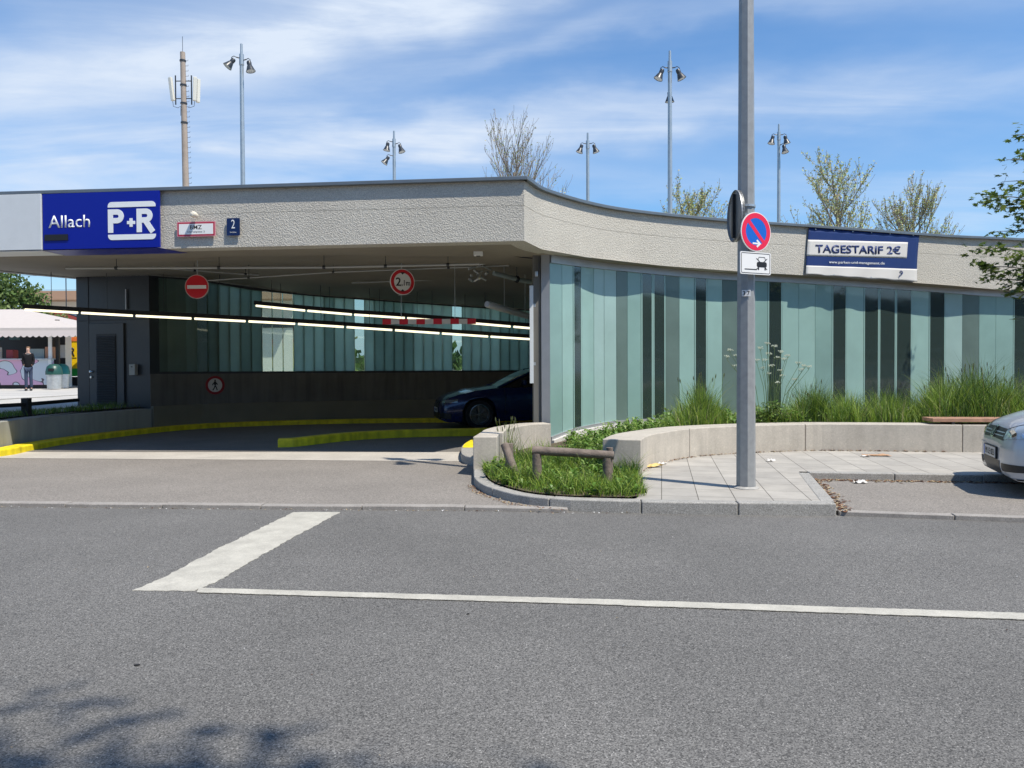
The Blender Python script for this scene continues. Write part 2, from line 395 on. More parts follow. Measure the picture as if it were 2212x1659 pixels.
def paving_material():
    m = bpy.data.materials.new('paving_slabs'); m.use_nodes = True; t = m.node_tree; b = t.nodes['Principled BSDF']; L = t.links.new
    n = t.nodes.new; tcx = n('ShaderNodeTexCoord'); mp = n('ShaderNodeMapping'); mp.inputs['Rotation'].default_value = (0, 0, R(11))
    L(tcx.outputs['Object'], mp.inputs[0])
    br = n('ShaderNodeTexBrick'); br.offset = 0.0; br.inputs['Scale'].default_value = 1; br.inputs['Brick Width'].default_value = .36
    br.inputs['Row Height'].default_value = .50; br.inputs['Mortar Size'].default_value = .005; br.inputs['Mortar Smooth'].default_value = .2; br.inputs['Bias'].default_value = 0
    br.inputs['Color1'].default_value = (.34,.32,.285,1); br.inputs['Color2'].default_value = (.40,.375,.33,1); br.inputs['Mortar'].default_value = (.13,.12,.10,1)
    L(mp.outputs[0], br.inputs[0])
    nz = n('ShaderNodeTexNoise'); nz.inputs['Scale'].default_value = 3; nz.inputs['Detail'].default_value = 8; nz.inputs['Roughness'].default_value = .7; L(tcx.outputs['Object'], nz.inputs[0])
    mr = n('ShaderNodeMapRange'); mr.inputs['From Min'].default_value = .3; mr.inputs['From Max'].default_value = .7; mr.inputs['To Min'].default_value = .82; mr.inputs['To Max'].default_value = 1.12
    L(nz.outputs[0], mr.inputs[0]); mm = n('ShaderNodeMix'); mm.data_type = 'RGBA'; mm.blend_type = 'MULTIPLY'; mm.inputs['Factor'].default_value = 1
    L(br.outputs['Color'], mm.inputs['A']); L(mr.outputs[0], mm.inputs['B']); L(mm.outputs['Result'], b.inputs['Base Color'])
    bp = n('ShaderNodeBump'); bp.inputs['Strength'].default_value = .6; bp.inputs['Distance'].default_value = .006; bp.invert = True
    L(br.outputs['Fac'], bp.inputs['Height']); L(bp.outputs[0], b.inputs['Normal']); b.inputs['Roughness'].default_value = .85
    return m
M_pave = paving_material()

# ------------------------------------------------------------ ground
def sheet(name, poly, z, m, kind='structure'):
    mb = MB(); n = len(poly)
    ar = sum(poly[i][0]*poly[(i+1)%n][1]-poly[(i+1)%n][0]*poly[i][1] for i in range(n))
    if ar < 0: poly = list(reversed(poly))
    f = z if callable(z) else (lambda x, y: z)
    mb.add([(p[0], p[1], f(p[0], p[1])) for p in poly], [tuple(range(n))])
    return mb.build(name, m, kind=kind)
sheet('ground', [(-400,-400),(400,-400),(400,600),(-400,600)], -.03, mat('far_ground', (.20,.19,.16), .9, var=.2, vs=.3))
sheet('road', [(-60,-14),(140,-14),(140,5.5),(40,5.5),(14,6.2),(4.6,7.2),(0,7.9),(-6,8.3),(-40,9.5)], 0, M_asph)
# front line of the flush kerb
kf = [G(0,1095), G(560,1100.5), G(1106,1104), G(1228,1108)]
kfl = [Vector((-14, kf[0].y+.55, 0))] + kf
DZ = .03
dr = [(p.x, p.y+.13) for p in kfl] + [(.9,7.75),(1.5,13.2),(-14,13.6)]
sheet('driveway', dr, DZ, M_drive)
A_ = [(p.x, p.y) for p in kfl]; B_ = [(p.x, p.y+.14) for p in kfl]
mb = MB(); 
N_ = 15
Ar = resample([Vector((a[0],a[1],0)) for a in A_], N_); Br = resample([Vector((b[0],b[1],0)) for b in B_], N_)
for i in range(N_-1):
    g = .004; a0 = Ar[i].lerp(Ar[i+1], g); a1 = Ar[i+1].lerp(Ar[i], g); b0 = Br[i].lerp(Br[i+1], g); b1 = Br[i+1].lerp(Br[i], g)
    mb.strip([a0, a1], [b0, b1], -.02, DZ+.012 - .004*(i % 2))
mb.build('kerb', mat('flush_kerb', (.28,.26,.235), .8, var=.15, vs=6, speck=.15, ss=120), bevel=.006, kind='structure')
# pale concrete threshold strip, garage floor behind it
tA = [G(-250,991,DZ), G(0,990,DZ), G(600,994,DZ), G(1010,997.5,DZ)]
th = [(p.x, p.y) for p in tA] + [(.1, 12.9), (-.9, 13.1), (-14, 14.2)]
sheet('threshold', th, DZ+.004, M_thresh)
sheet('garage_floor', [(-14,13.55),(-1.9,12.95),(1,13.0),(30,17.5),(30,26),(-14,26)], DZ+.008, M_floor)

# pavement
KZ = .12
kt = [G(1023.6,1012.5,KZ), G(1023.6,1030,KZ), G(1034,1041,KZ), G(1056,1051.6,KZ), G(1108,1066,KZ), G(1160,1073.5,KZ), G(1227.5,1078.8,KZ), G(1356.6,1082.5,KZ), G(1581,1086,KZ), G(1808,1088,KZ)]
kt = [Vector((p.x, p.y)) for p in kt]
bayc = G(1748,1020.5,KZ); bayr = G(2110,1025.5,KZ)
bayc = Vector((bayc.x, bayc.y)); bayr = Vector((bayr.x, bayr.y)); dirr = (bayr-bayc).normalized(); bayr = bayc + dirr*14
outer = kt + [bayc, bayr]
inner = offset2(kt, .15); 
def kerb_run(pts, w, z0, z1, seg, side=1, m=M_granite):
    pts = [Vector((p[0], p[1], 0)) for p in pts]; d = sum((pts[i+1]-pts[i]).length for i in range(len(pts)-1)); n = max(1, round(d/seg))
    q = resample(pts, n*4+1); o2 = offset2(q, w*side); mb = MB()
    for k in range(n):
        a = q[4*k:4*k+5]; b = o2[4*k:4*k+5]
        a = [Vector((v[0], v[1])) for v in a]; b = [Vector((v[0], v[1])) for v in b]
        e = .004/seg; a[0] = a[0].lerp(a[1], e*4); b[0] = b[0].lerp(b[1], e*4); a[-1] = a[-1].lerp(a[-2], e*4); b[-1] = b[-1].lerp(b[-2], e*4)
        mb.strip(a, b, z0, z1 + random.uniform(-.003, .003))
    return mb
k1 = kerb_run(spline(kt[1:7], 40)[:] + [Vector((p.x, p.y)) for p in kt[7:]], .15, -.05, KZ, 1.0)
k1.strip([kt[0], kt[1]], [kt[0]+Vector((.15,0)), kt[1]+Vector((.15,0))], -.05, KZ)
k1.build('kerb', M_granite, bevel=.012, kind='structure')
bl = kt[-1]
kerb_run([bl+(bayc-bl).normalized()*.16, bayc], .13, -.05, KZ, 1.1, 1).build('kerb', M_granite, bevel=.01, kind='structure')
kerb_run([bayc, bayr], .13, -.05, KZ, 1.0, 1).build('kerb', M_granite, bevel=.01, kind='structure')
inn = offset2([Vector((p[0], p[1])) for p in kt[6:]], .14)
psl = [(1.25, inn[0].y-.05)] + [(p[0], p[1]) for p in inn[1:-1]] + [(bl.x-.05, bl.y+.14), (bayc.x-.08, bayc.y+.13), (bayr.x, bayr.y+.13), (20, 16), (9, 13.5), (1.0, 12.6), (1.22, 9.0)]
sheet('pavement', psl, KZ-.006, M_pave)
BZ = .035
bf0 = G(1812,1114,0); bf1 = G(2212,1129,0); d_ = (bf1-bf0).normalized(); bf2 = bf0 + d_*14
sheet('parking_bay', [(bf0.x-.1, bf0.y+.1), (bf2.x, bf2.y+.1), (bayr.x, bayr.y+.05), (bayc.x-.1, bayc.y+.05)], BZ, M_drive)
kerb_run([bf0, bf2], .12, -.05, BZ+.008, 1.0, 1, ).build('kerb', MT['flush_kerb'], bevel=.006, kind='structure')

# road markings, worn edges
def marking(name, poly, z=.004, jag=.0):
    out = []
    n = len(poly)
    for i in range(n):
        a = Vector(poly[i]); b = Vector(poly[(i+1) % n]); L = (b-a).length; k = max(1, int(L/.035)); t = (b-a).normalized(); nn = Vector((-t.y, t.x))
        for j in range(k):
            e = random.uniform(-jag, jag)*(1 if j else 0)
            out.append(a + (b-a)*j/k + nn*e)
    mb = MB(); mb.prism([(p.x, p.y) for p in out], z-.003, z)
    return mb.build(name, M_mark, kind='structure')
def g2(px, py): p = G(px, py); return (p.x, p.y)
marking('road_marking', [g2(285,1276.5), g2(420,1277.5), g2(470,1256), g2(610,1174), g2(735,1107), g2(635,1107), g2(470,1186), g2(350,1250)], .004, .010)
marking('road_marking', [g2(428,1271.8), g2(425,1281.5), g2(1300,1308), g2(2212,1340.5), (6.2, 4.15), (6.2, 4.27), g2(2212,1326.5), g2(1300,1296.5)], .0075, .004)

# ------------------------------------------------------------ garage building
RT = 4.29
def hit(px, py, z): p = G(px, py, z); return Vector((p.x, p.y))
fp = [(1132,386,520),(1184,415,542),(1327,451,563),(1548,475,584.6),(1733,488,594.4),(2028,509.4,614.5),(2157,515.5,625)]
fx = [hit(a, b, RT) for a, b, c in fp]; fz = [ZH(a, c, v.x, v.y) for (a, b, c), v in zip(fp, fx)]
fx.append(Vector((13.5, fx[-1].y+.75))); fz.append(3.12)
corner = fx[0].copy()
xs3 = spline([Vector((v.x, v.y, z)) for v, z in zip(fx, fz)], 60)
FR = [Vector((v.x, v.y)) for v in xs3]; FRZ = [v.z for v in xs3]         # right curved front
lp = [hit(-330, 428, RT), hit(0, 419.5, RT), hit(345, 410, RT)]
FL = resample([lp[0], lp[1], lp[2], corner], 24); FLZ = [fz[0]]*24
garage = thing('parking_garage', 'low concrete parking garage with curved rough fascia and teal glass wall', 'parking garage', (0,0,0))
CZ0 = FRZ[0]
def band(pts, zs, th, z1):
    return offset2(pts, th)
TH = .30
inR = offset2(FR, TH); inL = offset2(FL, TH)
# shared inner corner
t1 = (FL[-1]-FL[-2]).normalized(); t2 = (FR[1]-FR[0]).normalized()
n1 = Vector((-t1.y, t1.x)); n2 = Vector((-t2.y, t2.x)); bis = (n1+n2).normalized(); ic = corner + bis*(TH/bis.dot(n1))
inR[0] = ic; inL[-1] = ic
# fascia in two casting lifts with a small groove between them
def fascia(pts, inn, zs, name):
    mb = MB(); gz = [RT-.40 for z in zs]
    mb.strip(pts, inn, zs, [g-.003 for g in gz]); mb.strip(offset2(pts, .006), inn, [g-.003 for g in gz], [g+.003 for g in gz]); mb.strip(pts, inn, [g+.003 for g in gz], RT-.03)
    return mb.build(name, M_fascia, garage)
fascia(FL, inL, FLZ, 'fascia'); fascia(FR, inR, FRZ, 'fascia')
def coping(pts, inn):
    a = offset2(pts, -.075); 
    return a
ca = coping(FL, inL); cbp = coping(FR, inR); oc = corner - bis*(.075/bis.dot(n1)); ca[-1] = oc; cbp[0] = oc
mb = MB(); mb.strip(ca, offset2(FL, TH+.05), RT-.03, RT+.025); mb.strip(cbp, offset2(FR, TH+.05), RT-.03, RT+.0249)
mb.build('coping', M_zinc, garage, bevel=.006)
# back wall plan
BK = [(-10.35,18.3),(-8.3,17.65),(-7.7,18.75),(-6.6,19.55),(-5.35,20.2),(-4.0,20.65),(-2.4,21.0),(0,21.2),(3,21.3),(8,21.9),(14,22.8)]
BKpx = {(-8.3,17.65):3.637}
BKZ = [3.66,3.637,3.69,3.53,3.44,3.37,3.27,3.12,2.98,2.9,2.9]
# soffit: front edge along the fascia, back edge along the back wall
rear_l = hit(0, 584, 3.66); rear_l2 = rear_l + (rear_l - Vector(BK[0])).normalized()*2.5
front = [Vector((v.x, v.y, CZ0)) for v in [FL[0], FL[5], FL[10], FL[15], FL[20]]] + [Vector((corner.x, corner.y, CZ0))] + [Vector((FR[i].x, FR[i].y, FRZ[i])) for i in (3, 8, 15, 24, 35, 47, 59)]
back = [Vector((rear_l2.x, rear_l2.y, 3.66)), Vector((rear_l.x, rear_l.y, 3.66)), Vector((*BK[0], BKZ[0])), Vector((*BK[1], BKZ[1])), Vector((*BK[2], BKZ[2])), Vector((*BK[4], BKZ[4]))] + \
       [Vector((*BK[i], BKZ[i])) for i in (5, 6, 7, 8, 9)] + [Vector((11, 22.3, 2.9)), Vector((*BK[10], BKZ[10]))]
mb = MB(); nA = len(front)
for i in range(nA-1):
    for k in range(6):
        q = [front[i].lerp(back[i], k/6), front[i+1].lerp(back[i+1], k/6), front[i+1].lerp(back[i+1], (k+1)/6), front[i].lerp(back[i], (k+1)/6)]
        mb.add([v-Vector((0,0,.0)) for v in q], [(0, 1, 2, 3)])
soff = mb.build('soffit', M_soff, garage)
# roof slab above (deck) with its rear edge
mb = MB(); poly = [(v.x, v.y) for v in inL] + [(v.x, v.y) for v in inR[1:]] + [(v.x, v.y) for v in reversed([Vector((b.x, b.y)) for b in back])]
mb.prism(poly, 3.78, 4.05); mb.build('roof_slab', M_conc_g, garage)
mb = MB(); bq = [Vector((b.x, b.y)) for b in back]
mb.strip(bq, offset2(bq, .25), [b.z-.02 for b in back], 4.2); mb.build('rear_fascia', M_conc_g, garage)

# U-profile glass wall of the right-hand front
GO = .26
GL = offset2(FR, GO)
def curve_at_px(pts, px):          # arc parameter where the plan curve is seen at column px
    best = None
    for i in range(len(pts)-1):
        for s in (pts[i], pts[i+1]): pass
        def col(p): 
            v = CM.inverted() @ Vector((p.x, p.y, 1.8)); return W/2 + F*v.x/(-v.z)
        c0, c1 = col(pts[i]), col(pts[i+1])
        if (c0-px)*(c1-px) <= 0 and c0 != c1: return i + (px-c0)/(c1-c0)
    return None
def at(pts, u):
    i = min(int(u), len(pts)-2); return pts[i].lerp(pts[i+1], u-i)
kpx = 2212/3000
bnd = [1611,1647,1679,1705,1740,1770,1806,1838,1878,1913,1950,1990,2034,2072,2116,2160,2204,2249,2292,2340,2388,2437,2480,2530,2575,2624,2671,2721,2769,2819,2868,2917,2968,3020,3075]
typ = 'FFCFFFGFCCGFCFGFFCFFFCFCCCFCFGFFCF'
u0 = curve_at_px(GL, bnd[0]*kpx); us = [u0]
for b in bnd[1:]:
    u = curve_at_px(GL, b*kpx)
    us.append(u if u is not None else us[-1] + (us[-1]-us[-2]))
us = [u for u in us if u is not None and u < len(GL)-1.2]
# carry the wall on beyond the frame
while us[-1] + (us[-1]-us[-2]) < len(GL)-1: us.append(us[-1]+(us[-1]-us[-2])); typ += random.choice('FCF')
def base_z(u):
    pts = [(u0,.25),(u0+2.5,.36),(u0+6,.44),(u0+14,.47),(u0+19,.53),(60,.55)]
    for (a, za), (b, zb) in zip(pts, pts[1:]):
        if u <= b: return za + (zb-za)*max(0, (u-a)/(b-a))
    return .55
def top_z(u):
    i = min(int(u), 58); return FRZ[i]+(FRZ[i+1]-FRZ[i])*(u-i)
M_frost = mat('frosted_glass', (.34,.52,.47), .30, var=.09, vs=1.2, transl=.22, spec=.6, coat=.9)
M_frost2 = mat('frosted_glass_b', (.27,.43,.39), .28, var=.12, vs=.9, transl=.22, spec=.6, coat=.9)
M_frost3 = mat('frosted_glass_c', (.38,.54,.50), .34, var=.08, vs=1.5, transl=.22, spec=.6, coat=.8)
M_frostb = mat('rear_frosted_glass', (.50,.66,.61), .4, var=.08, vs=1.2, transl=.75, spec=.3)
M_frostbg = mat('rear_grey_glass', (.36,.50,.46), .4, var=.10, vs=1.2, transl=.75, spec=.3)
M_frostg = mat('grey_frosted_glass', (.16,.23,.205), .22, var=.16, vs=1.0, transl=.25, spec=.7, coat=.4)
M_clear = glass_mat('clear_green_glass', (.38,.52,.47), .05, 2.0, .09)
M_clearb = glass_mat('clear_pale_glass', (.80,.90,.86), .035, 1.5, .10)
M_edge = mat('glass_edge', (.10,.30,.26), .2, spec=.8)
gwall = MB().box((0,0,-50),(.01,.01,.01)); gwall = None
def pane(a, b, za0, zb0, za1, zb1, t, dpt, parent, inward):
    """one U profile: face, two short flanges"""
    a = Vector(a); b = Vector(b); g = (b-a).normalized()*(.004 if inward > 0 else .0012); a2 = a+g; b2 = b-g
    nrm = Vector((-(b-a).y, (b-a).x)).normalized()*inward
    mb = MB(); th = .007
    def slab(p, q, z0p, z0q, z1p, z1q, off):
        vs = [(p.x, p.y, z0p), (q.x, q.y, z0q), (q.x, q.y, z1q), (p.x, p.y, z1p)]
        vs2 = [(x+off.x, y+off.y, z) for x, y, z in vs]
        mb.add(vs+vs2, [(0,1,2,3),(7,6,5,4),(0,4,5,1),(1,5,6,2),(2,6,7,3),(3,7,4,0)])
    slab(a2, b2, za0, zb0, za1, zb1, nrm*th)
    for e in (a2, b2):
        tt = (b2-a2).normalized()*th*(1 if e is a2 else -1)
        slab(e+nrm*(th+.0005), e+nrm*dpt, za0, za0, min(za1, zb1), min(za1, zb1), tt)
    if t == 'C' and inward > 0:
        for e, q_ in ((a2, b2), (b2, a2)):
            dd = (q_-e).normalized()*.028; mb.f_ = 1; k0 = len(mb.f)
            e2 = e - nrm*.004
            mb.add([(e2.x, e2.y, za0), (e2.x+dd.x, e2.y+dd.y, za0), (e2.x+dd.x, e2.y+dd.y, za1), (e2.x, e2.y, za1)], [(0,1,2,3)], 1)
    m = {'F': random.choice([M_frost, M_frost, M_frost2, M_frost3]) if inward > 0 else M_frostb, 'G': M_frostg if inward > 0 else M_frostbg, 'C': M_clear if inward > 0 else M_clearb}[t]
    return mb.build('frosted_pane' if t == 'F' else ('grey_pane' if t == 'G' else 'clear_pane'), [m, M_frost], parent)
fr_part = MB()
n = 60; A1 = offset2(FR, GO-.035); B1 = offset2(FR, GO+.07)
i0 = int(math.floor(u0)); 
segA = [at(A1, u0)] + [A1[i] for i in range(i0+1, 60)]; segB = [at(B1, u0)] + [B1[i] for i in range(i0+1, 60)]; segU = [u0]+list(range(i0+1, 60))
fr_part.strip(segA, segB, [top_z(u)-.13 for u in segU], [top_z(u)+.03 for u in segU])
fr_part.strip(segA, segB, [base_z(u)-.03 for u in segU], [base_z(u)+.025 for u in segU])
frame_o = fr_part.build('glass_wall', M_flash, garage, label='curved wall of upright teal glass strips in a grey frame')
mb = MB(); mb.strip([p for p in offset2(segA, -.05)], segB, -.1, [base_z(u)-.03 for u in segU]); mb.build('plinth', mat('plinth_concrete', (.62,.60,.56), .7, var=.08), garage)
for k in range(len(us)-1):
    a, b = at(GL, us[k]), at(GL, us[k+1])
    off = 0 if typ[k] == 'F' else .012
    pane(a, b, base_z(us[k])+.02, base_z(us[k+1])+.02, top_z(us[k])-.12, top_z(us[k+1])-.12, typ[k], .055, frame_o, 1)
# end frame post and the concrete pier beside it
pA = at(GL, u0); tt = (at(GL, u0+.6)-pA).normalized(); nn = Vector((-tt.y, tt.x))
mb = MB(); ang = math.atan2(tt.y, tt.x)
e0 = P(1169,700,pA.y+.02); mb = MB()
mb.prism([(e0.x, pA.y-.02), (pA.x-.002, pA.y-.06), (pA.x-.002+nn.x*.12, pA.y-.06+nn.y*.12+.25), (e0.x-.0, pA.y+.25)], .2, top_z(u0)+.02)
mb.build('end_frame', M_flash, garage, bevel=.004)
e1 = P(1151.5,700,pA.y); mb = MB()
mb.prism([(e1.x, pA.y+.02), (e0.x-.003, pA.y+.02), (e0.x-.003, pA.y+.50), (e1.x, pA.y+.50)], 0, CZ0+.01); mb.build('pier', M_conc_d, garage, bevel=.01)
# left return of the fascia sign side: concrete cheek wall inside right, parallel to the glass
# ------------------------------------------------------------ back wall: concrete parapet with glass above
BP = spline([Vector((*b, 0)) for b in BK[1:]], 70); BP = [Vector((p.x, p.y)) for p in BP]
bz = resample([Vector((b[0], b[1], z)) for b, z in zip(BK[1:], BKZ[1:])], 70)
def bk_top(p):
    best = min(range(len(BK)-1), key=lambda i: abs((BK[i][0]+BK[i+1][0])/2-p.x)); 
    a, b = BK[best], BK[best+1]; t = (p.x-a[0])/(b[0]-a[0]) if b[0] != a[0] else 0
    return BKZ[best] + (BKZ[best+1]-BKZ[best])*max(0, min(1, t))
GB = 1.36
mb = MB(); mb.strip(BP, offset2(BP, .25), 0, GB); 
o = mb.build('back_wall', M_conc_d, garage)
mb = MB(); q = offset2(BP, -.09); mb.strip(q, [p-Vector((0,0)) for p in offset2(BP, -.002)], 0, .62); mb.build('wall_base', mat('band_concrete', (.19,.175,.13), .8, var=.1, vs=1.5), garage, bevel=.01)
mb = MB(); mb.strip(offset2(BP, .02), offset2(BP, .12), GB, GB+.05); mb.strip(offset2(BP, .02), offset2(BP, .12), [bk_top(p)-.05 for p in BP], [bk_top(p)+.1 for p in BP])
bfr = mb.build('rear_glass_wall', M_dark, garage, label='long curved strip of upright greenish glass panes at the back of the entrance')
arc = [0]
for i in range(1, len(BP)): arc.append(arc[-1]+(BP[i]-BP[i-1]).length)
npan = int(arc[-1]/.262); pts = resample(BP, npan+1)[:86]; g2p = offset2(pts, .06)
bt = {}
def pxof(p):
    v = CM.inverted() @ Vector((p[0], p[1], 2.0)); return W/2 + F*v.x/(-v.z)
clearpx = [(428,450),(563,583),(585,607),(608,631),(650,668),(693,712),(758,777),(766,782),(886,902),(905,925),(973,992),(1072,1089)]
for k in range(len(pts)-1):
    c = pxof((pts[k]+pts[k+1])*.5); t = 'F'
    if any(a <= c <= b for a, b in clearpx): t = 'C'
    elif c > 1160 or c < 360: t = 'G' if k % 3 else 'C'
    elif random.random() < .22: t = 'G'
    zt0, zt1 = bk_top(pts[k])-.02, bk_top(pts[k+1])-.02
    pane(g2p[k], g2p[k+1], GB+.05, GB+.05, zt0, zt1, t, -.05, bfr, -1)

# cladded technical room at the left
TR = [Vector(BK[0]), Vector(BK[1])]
room = thing('technical_room', 'dark metal clad plant room under the roof beside the plaza', 'plant room', (TR[0].x, TR[0].y, .0), math.atan2(TR[1].y-TR[0].y, TR[1].x-TR[0].x))
LR = (TR[1]-TR[0]).length
def rx(px):                                     # local x on the room's face seen at column px
    a, b = pxof(TR[0]), pxof(TR[1]); lo, hi = 0, 1
    for _ in range(40):
        m = (lo+hi)/2
        if pxof(TR[0].lerp(TR[1], m)) < px: lo = m
        else: hi = m
    return LR*lo
mb = MB(); mb.box((LR/2, 1.6, 2.1), (LR-.02, 3.2, 3.3)); mb.build('cladding', M_dark, room)
j = MB()
for px in (192.5,): j.box((rx(px), -.004, 2.1), (.012, .012, 3.2))
j.box((LR*.5, -.006, 2.62), (LR-.04, .012, .02)); j.build('panel_joint', M_black, room)
dx0, dx1 = rx(196), rx(270); dw = dx1-dx0
door = MB().box(((dx0+dx1)/2, -.02, 1.52), (dw, .05, 2.05)).build('door', mat('door_metal', (.048,.055,.062), .4), room, bevel=.006)
lou = MB(); lx0, lx1 = rx(212), rx(254)
lou.box(((lx0+lx1)/2, -.048, 1.4), (lx1-lx0, .012, 1.8))
louo = lou.build('louvre', M_black, door)
sl = MB()
for k in range(44): sl.box(((lx0+lx1)/2, -.065, .55+k*.039), (lx1-lx0-.02, .02, .016), rx=R(35))
sl.build('slat', mat('slat_metal', (.04,.05,.06), .35), louo)
h = MB(); h.lathe([(0,.05),(.028,.045),(.03,0)], Matrix.Translation((dx0+.06, -.046, 1.42)) @ Matrix.Rotation(R(90), 4, 'X'), 12); h.tube([(dx0+.06,-.1,1.42),(dx0+.15,-.1,1.42)], .01, 6)
h.lathe([(0,.03),(.026,.028),(.028,0)], Matrix.Translation((dx0+.06, -.046, 1.29)) @ Matrix.Rotation(R(90), 4, 'X'), 12)
h.build('handle', mat('steel', (.7,.7,.68), .3, metal=.9), door, smooth=40)
MB().box((rx(276), -.03, ZH(276,648,TR[1].x,18)), (.03, .03, .46)).build('conduit', M_flash, room)
kb = thing('control_box', 'small pale metal box on the dark plant room wall', 'wall box', room.matrix_basis @ Vector((rx(292), -.06, 0)), room.rotation_euler.z)
bz0 = ZH(292, 798.5, kb.location.x, kb.location.y)
MB().box((0, 0, bz0), (.17, .1, .25)).build('housing', mat('pale_box', (.42,.42,.38), .5), kb, bevel=.008)
MB().box((0, -.055, bz0+.065), (.035, .012, .02)).build('lock', M_black, kb)

# retaining wall at the left, in front of the plaza
rw = [G(-260,1012,DZ), G(0,985.5,DZ), G(72,971.5,DZ), G(168,955.5,DZ), G(321,936.5,DZ)]
rw = [Vector((p.x, p.y)) for p in rw]; rws = spline([Vector((p.x, p.y, 0)) for p in rw], 24)
ko = [Vector((p.x, p.y)) for p in rws]
ko.append(ko[-1] + (ko[-1]-ko[-2]).normalized()*.9 + Vector((.12,0)))
wl = offset2(ko, .30)
mb = MB(); mb.strip(wl, offset2(ko, .55), 0, .565); 
w_ = mb.build('retaining_wall', mat('smooth_grey_concrete', (.33,.33,.30), .8, var=.1, vs=1.5, stain=.15), bevel=.012)
tagd(w_, 'grey curved retaining wall between the plaza grass and the yellow kerb', 'wall')
# long yellow kerb round the entry lane
kp = [G(-260,1012,DZ), G(0,986.8,DZ), G(72,973.3,DZ), G(168,956.8,DZ), G(321,937.3,DZ), G(450,925.9,DZ), G(560,921,DZ), G(660,917.8,DZ), G(760,915.6,DZ), G(891,913.8,DZ), G(979,913.4,DZ)]
kp = [Vector((p.x, p.y, 0)) for p in kp] + [Vector((1.5,20.35,0)), Vector((5,20.6,0)), Vector((10,21.2,0))]
ks = [Vector((p.x, p.y)) for p in spline(kp, 90)]
mb = MB(); mb.strip(ks, offset2(ks, .31), 0, DZ+.115); mb.build('yellow_kerb', M_yellow, bevel=.02, kind='structure')
ik = [G(600,967.5,DZ), G(641,966,DZ), G(728.6,955.5,DZ), G(800,949.5,DZ), G(891,945.3,DZ), G(1023.6,942.5,DZ)]
ik = [Vector((p.x, p.y, 0)) for p in ik] + [Vector((1.2,16.5,0)), Vector((5,17.2,0)), Vector((9,18.2,0))]
ks2 = [Vector((p.x, p.y)) for p in spline(ik, 50)]
mb = MB(); mb.strip(ks2, offset2(ks2, .22), 0, DZ+.16)
mb.build('yellow_kerb', M_yellow, bevel=.025, kind='structure')
# short kerb stub right of the threshold
sk = [G(1020,962,DZ), G(1000,976,DZ), G(996,993,DZ), G(1004,1002,DZ), G(1022,1006,DZ)]
sk = [Vector((p.x, p.y)) for p in spline([Vector((p.x, p.y, 0)) for p in sk], 14)]
mb = MB(); mb.prism([(p.x, p.y) for p in sk] + [(-.25, sk[-1].y), (-.2, sk[0].y+.3)], 0, DZ+.12); mb.build('kerb', M_granite, kind='structure', bevel=.012)
mb = MB(); mb.prism([(p.x+.02, p.y+.02) for p in sk[:8]] + [(sk[7].x+.25, sk[7].y+.05), (sk[0].x+.2, sk[0].y)], DZ+.121, DZ+.126); mb.build('yellow_kerb_paint', M_yellow, kind='structure')

# ------------------------------------------------------------ low precast walls
blk = thing('concrete_block', 'short square-ended pale concrete block at the kerb tip', 'concrete block', (-.35, 10.2, 0))
bx = G(1022,1012.7,KZ); WT = ZH(1022, 943.6, bx.x, bx.y)
b2 = G(1074,1012.9,KZ)
mb = MB(); mb.prism([(bx.x, bx.y), (b2.x, bx.y+.0), (b2.x+.02, bx.y+.62), (bx.x+.06, bx.y+.66)], .0, WT)
o = mb.build('concrete_block', M_conc_l, bevel=.012); bpy.data.objects.remove(blk)
tagd(o, 'short square pale concrete block at the tip of the planted island', 'concrete block')
cw = [Vector((bx.x+.075+.15, bx.y+.675)), Vector((bx.x+.28, bx.y+1.3)), Vector((bx.x+.48, bx.y+1.95)), Vector((bx.x+.75, bx.y+2.45)), Vector((.58, 12.62))]
cs = [Vector((p.x, p.y)) for p in spline([Vector((p.x, p.y, 0)) for p in cw], 24)]
mb = MB(); mb.strip(offset2(cs, .16), offset2(cs, -.16), 0, WT)
o = mb.build('low_wall', M_conc_l, bevel=.012); tagd(o, 'low pale concrete wall curving from the glass corner to the end block', 'low wall')
sw = [G(1384.7,1022.6,KZ), G(1400,1009,KZ), G(1429,999.8,KZ), G(1494,986.7,KZ), G(1594,979,KZ), G(1738,973.4,KZ), G(1843,973.6,KZ), G(2075,976,KZ)]
sw = [Vector((p.x, p.y, 0)) for p in sw]; sw.append(Vector((9.2, 11.55, 0))); sw.append(Vector((12.5, 11.2, 0)))
ss_ = [Vector((p.x, p.y)) for p in spline(sw, 90)]
seat = thing('seat_wall', 'long pale concrete seat wall curving in front of the tall grass', 'seat wall', (sw[0].x, sw[0].y, 0))
joints = [1494, 1738, 2075]; cuts = [0]
for jp in joints:
    cuts.append(min(range(len(ss_)), key=lambda i: abs(pxof(ss_[i])-jp)))
cuts.append(len(ss_)-1)
inner_sw = offset2(ss_, .48)
for a, b in zip(cuts, cuts[1:]):
    A = [v.copy() for v in ss_[a:b+1]]; B = [v.copy() for v in inner_sw[a:b+1]]
    if a: A[0] = A[0].lerp(A[1], .07); B[0] = B[0].lerp(B[1], .07)
    A = [v - Vector((seat.location.x, seat.location.y)) for v in A]; B = [v - Vector((seat.location.x, seat.location.y)) for v in B]
    mb = MB(); mb.strip(A, B, 0.02, .535); mb.build('wall_segment', M_conc_l, seat, bevel=.01)
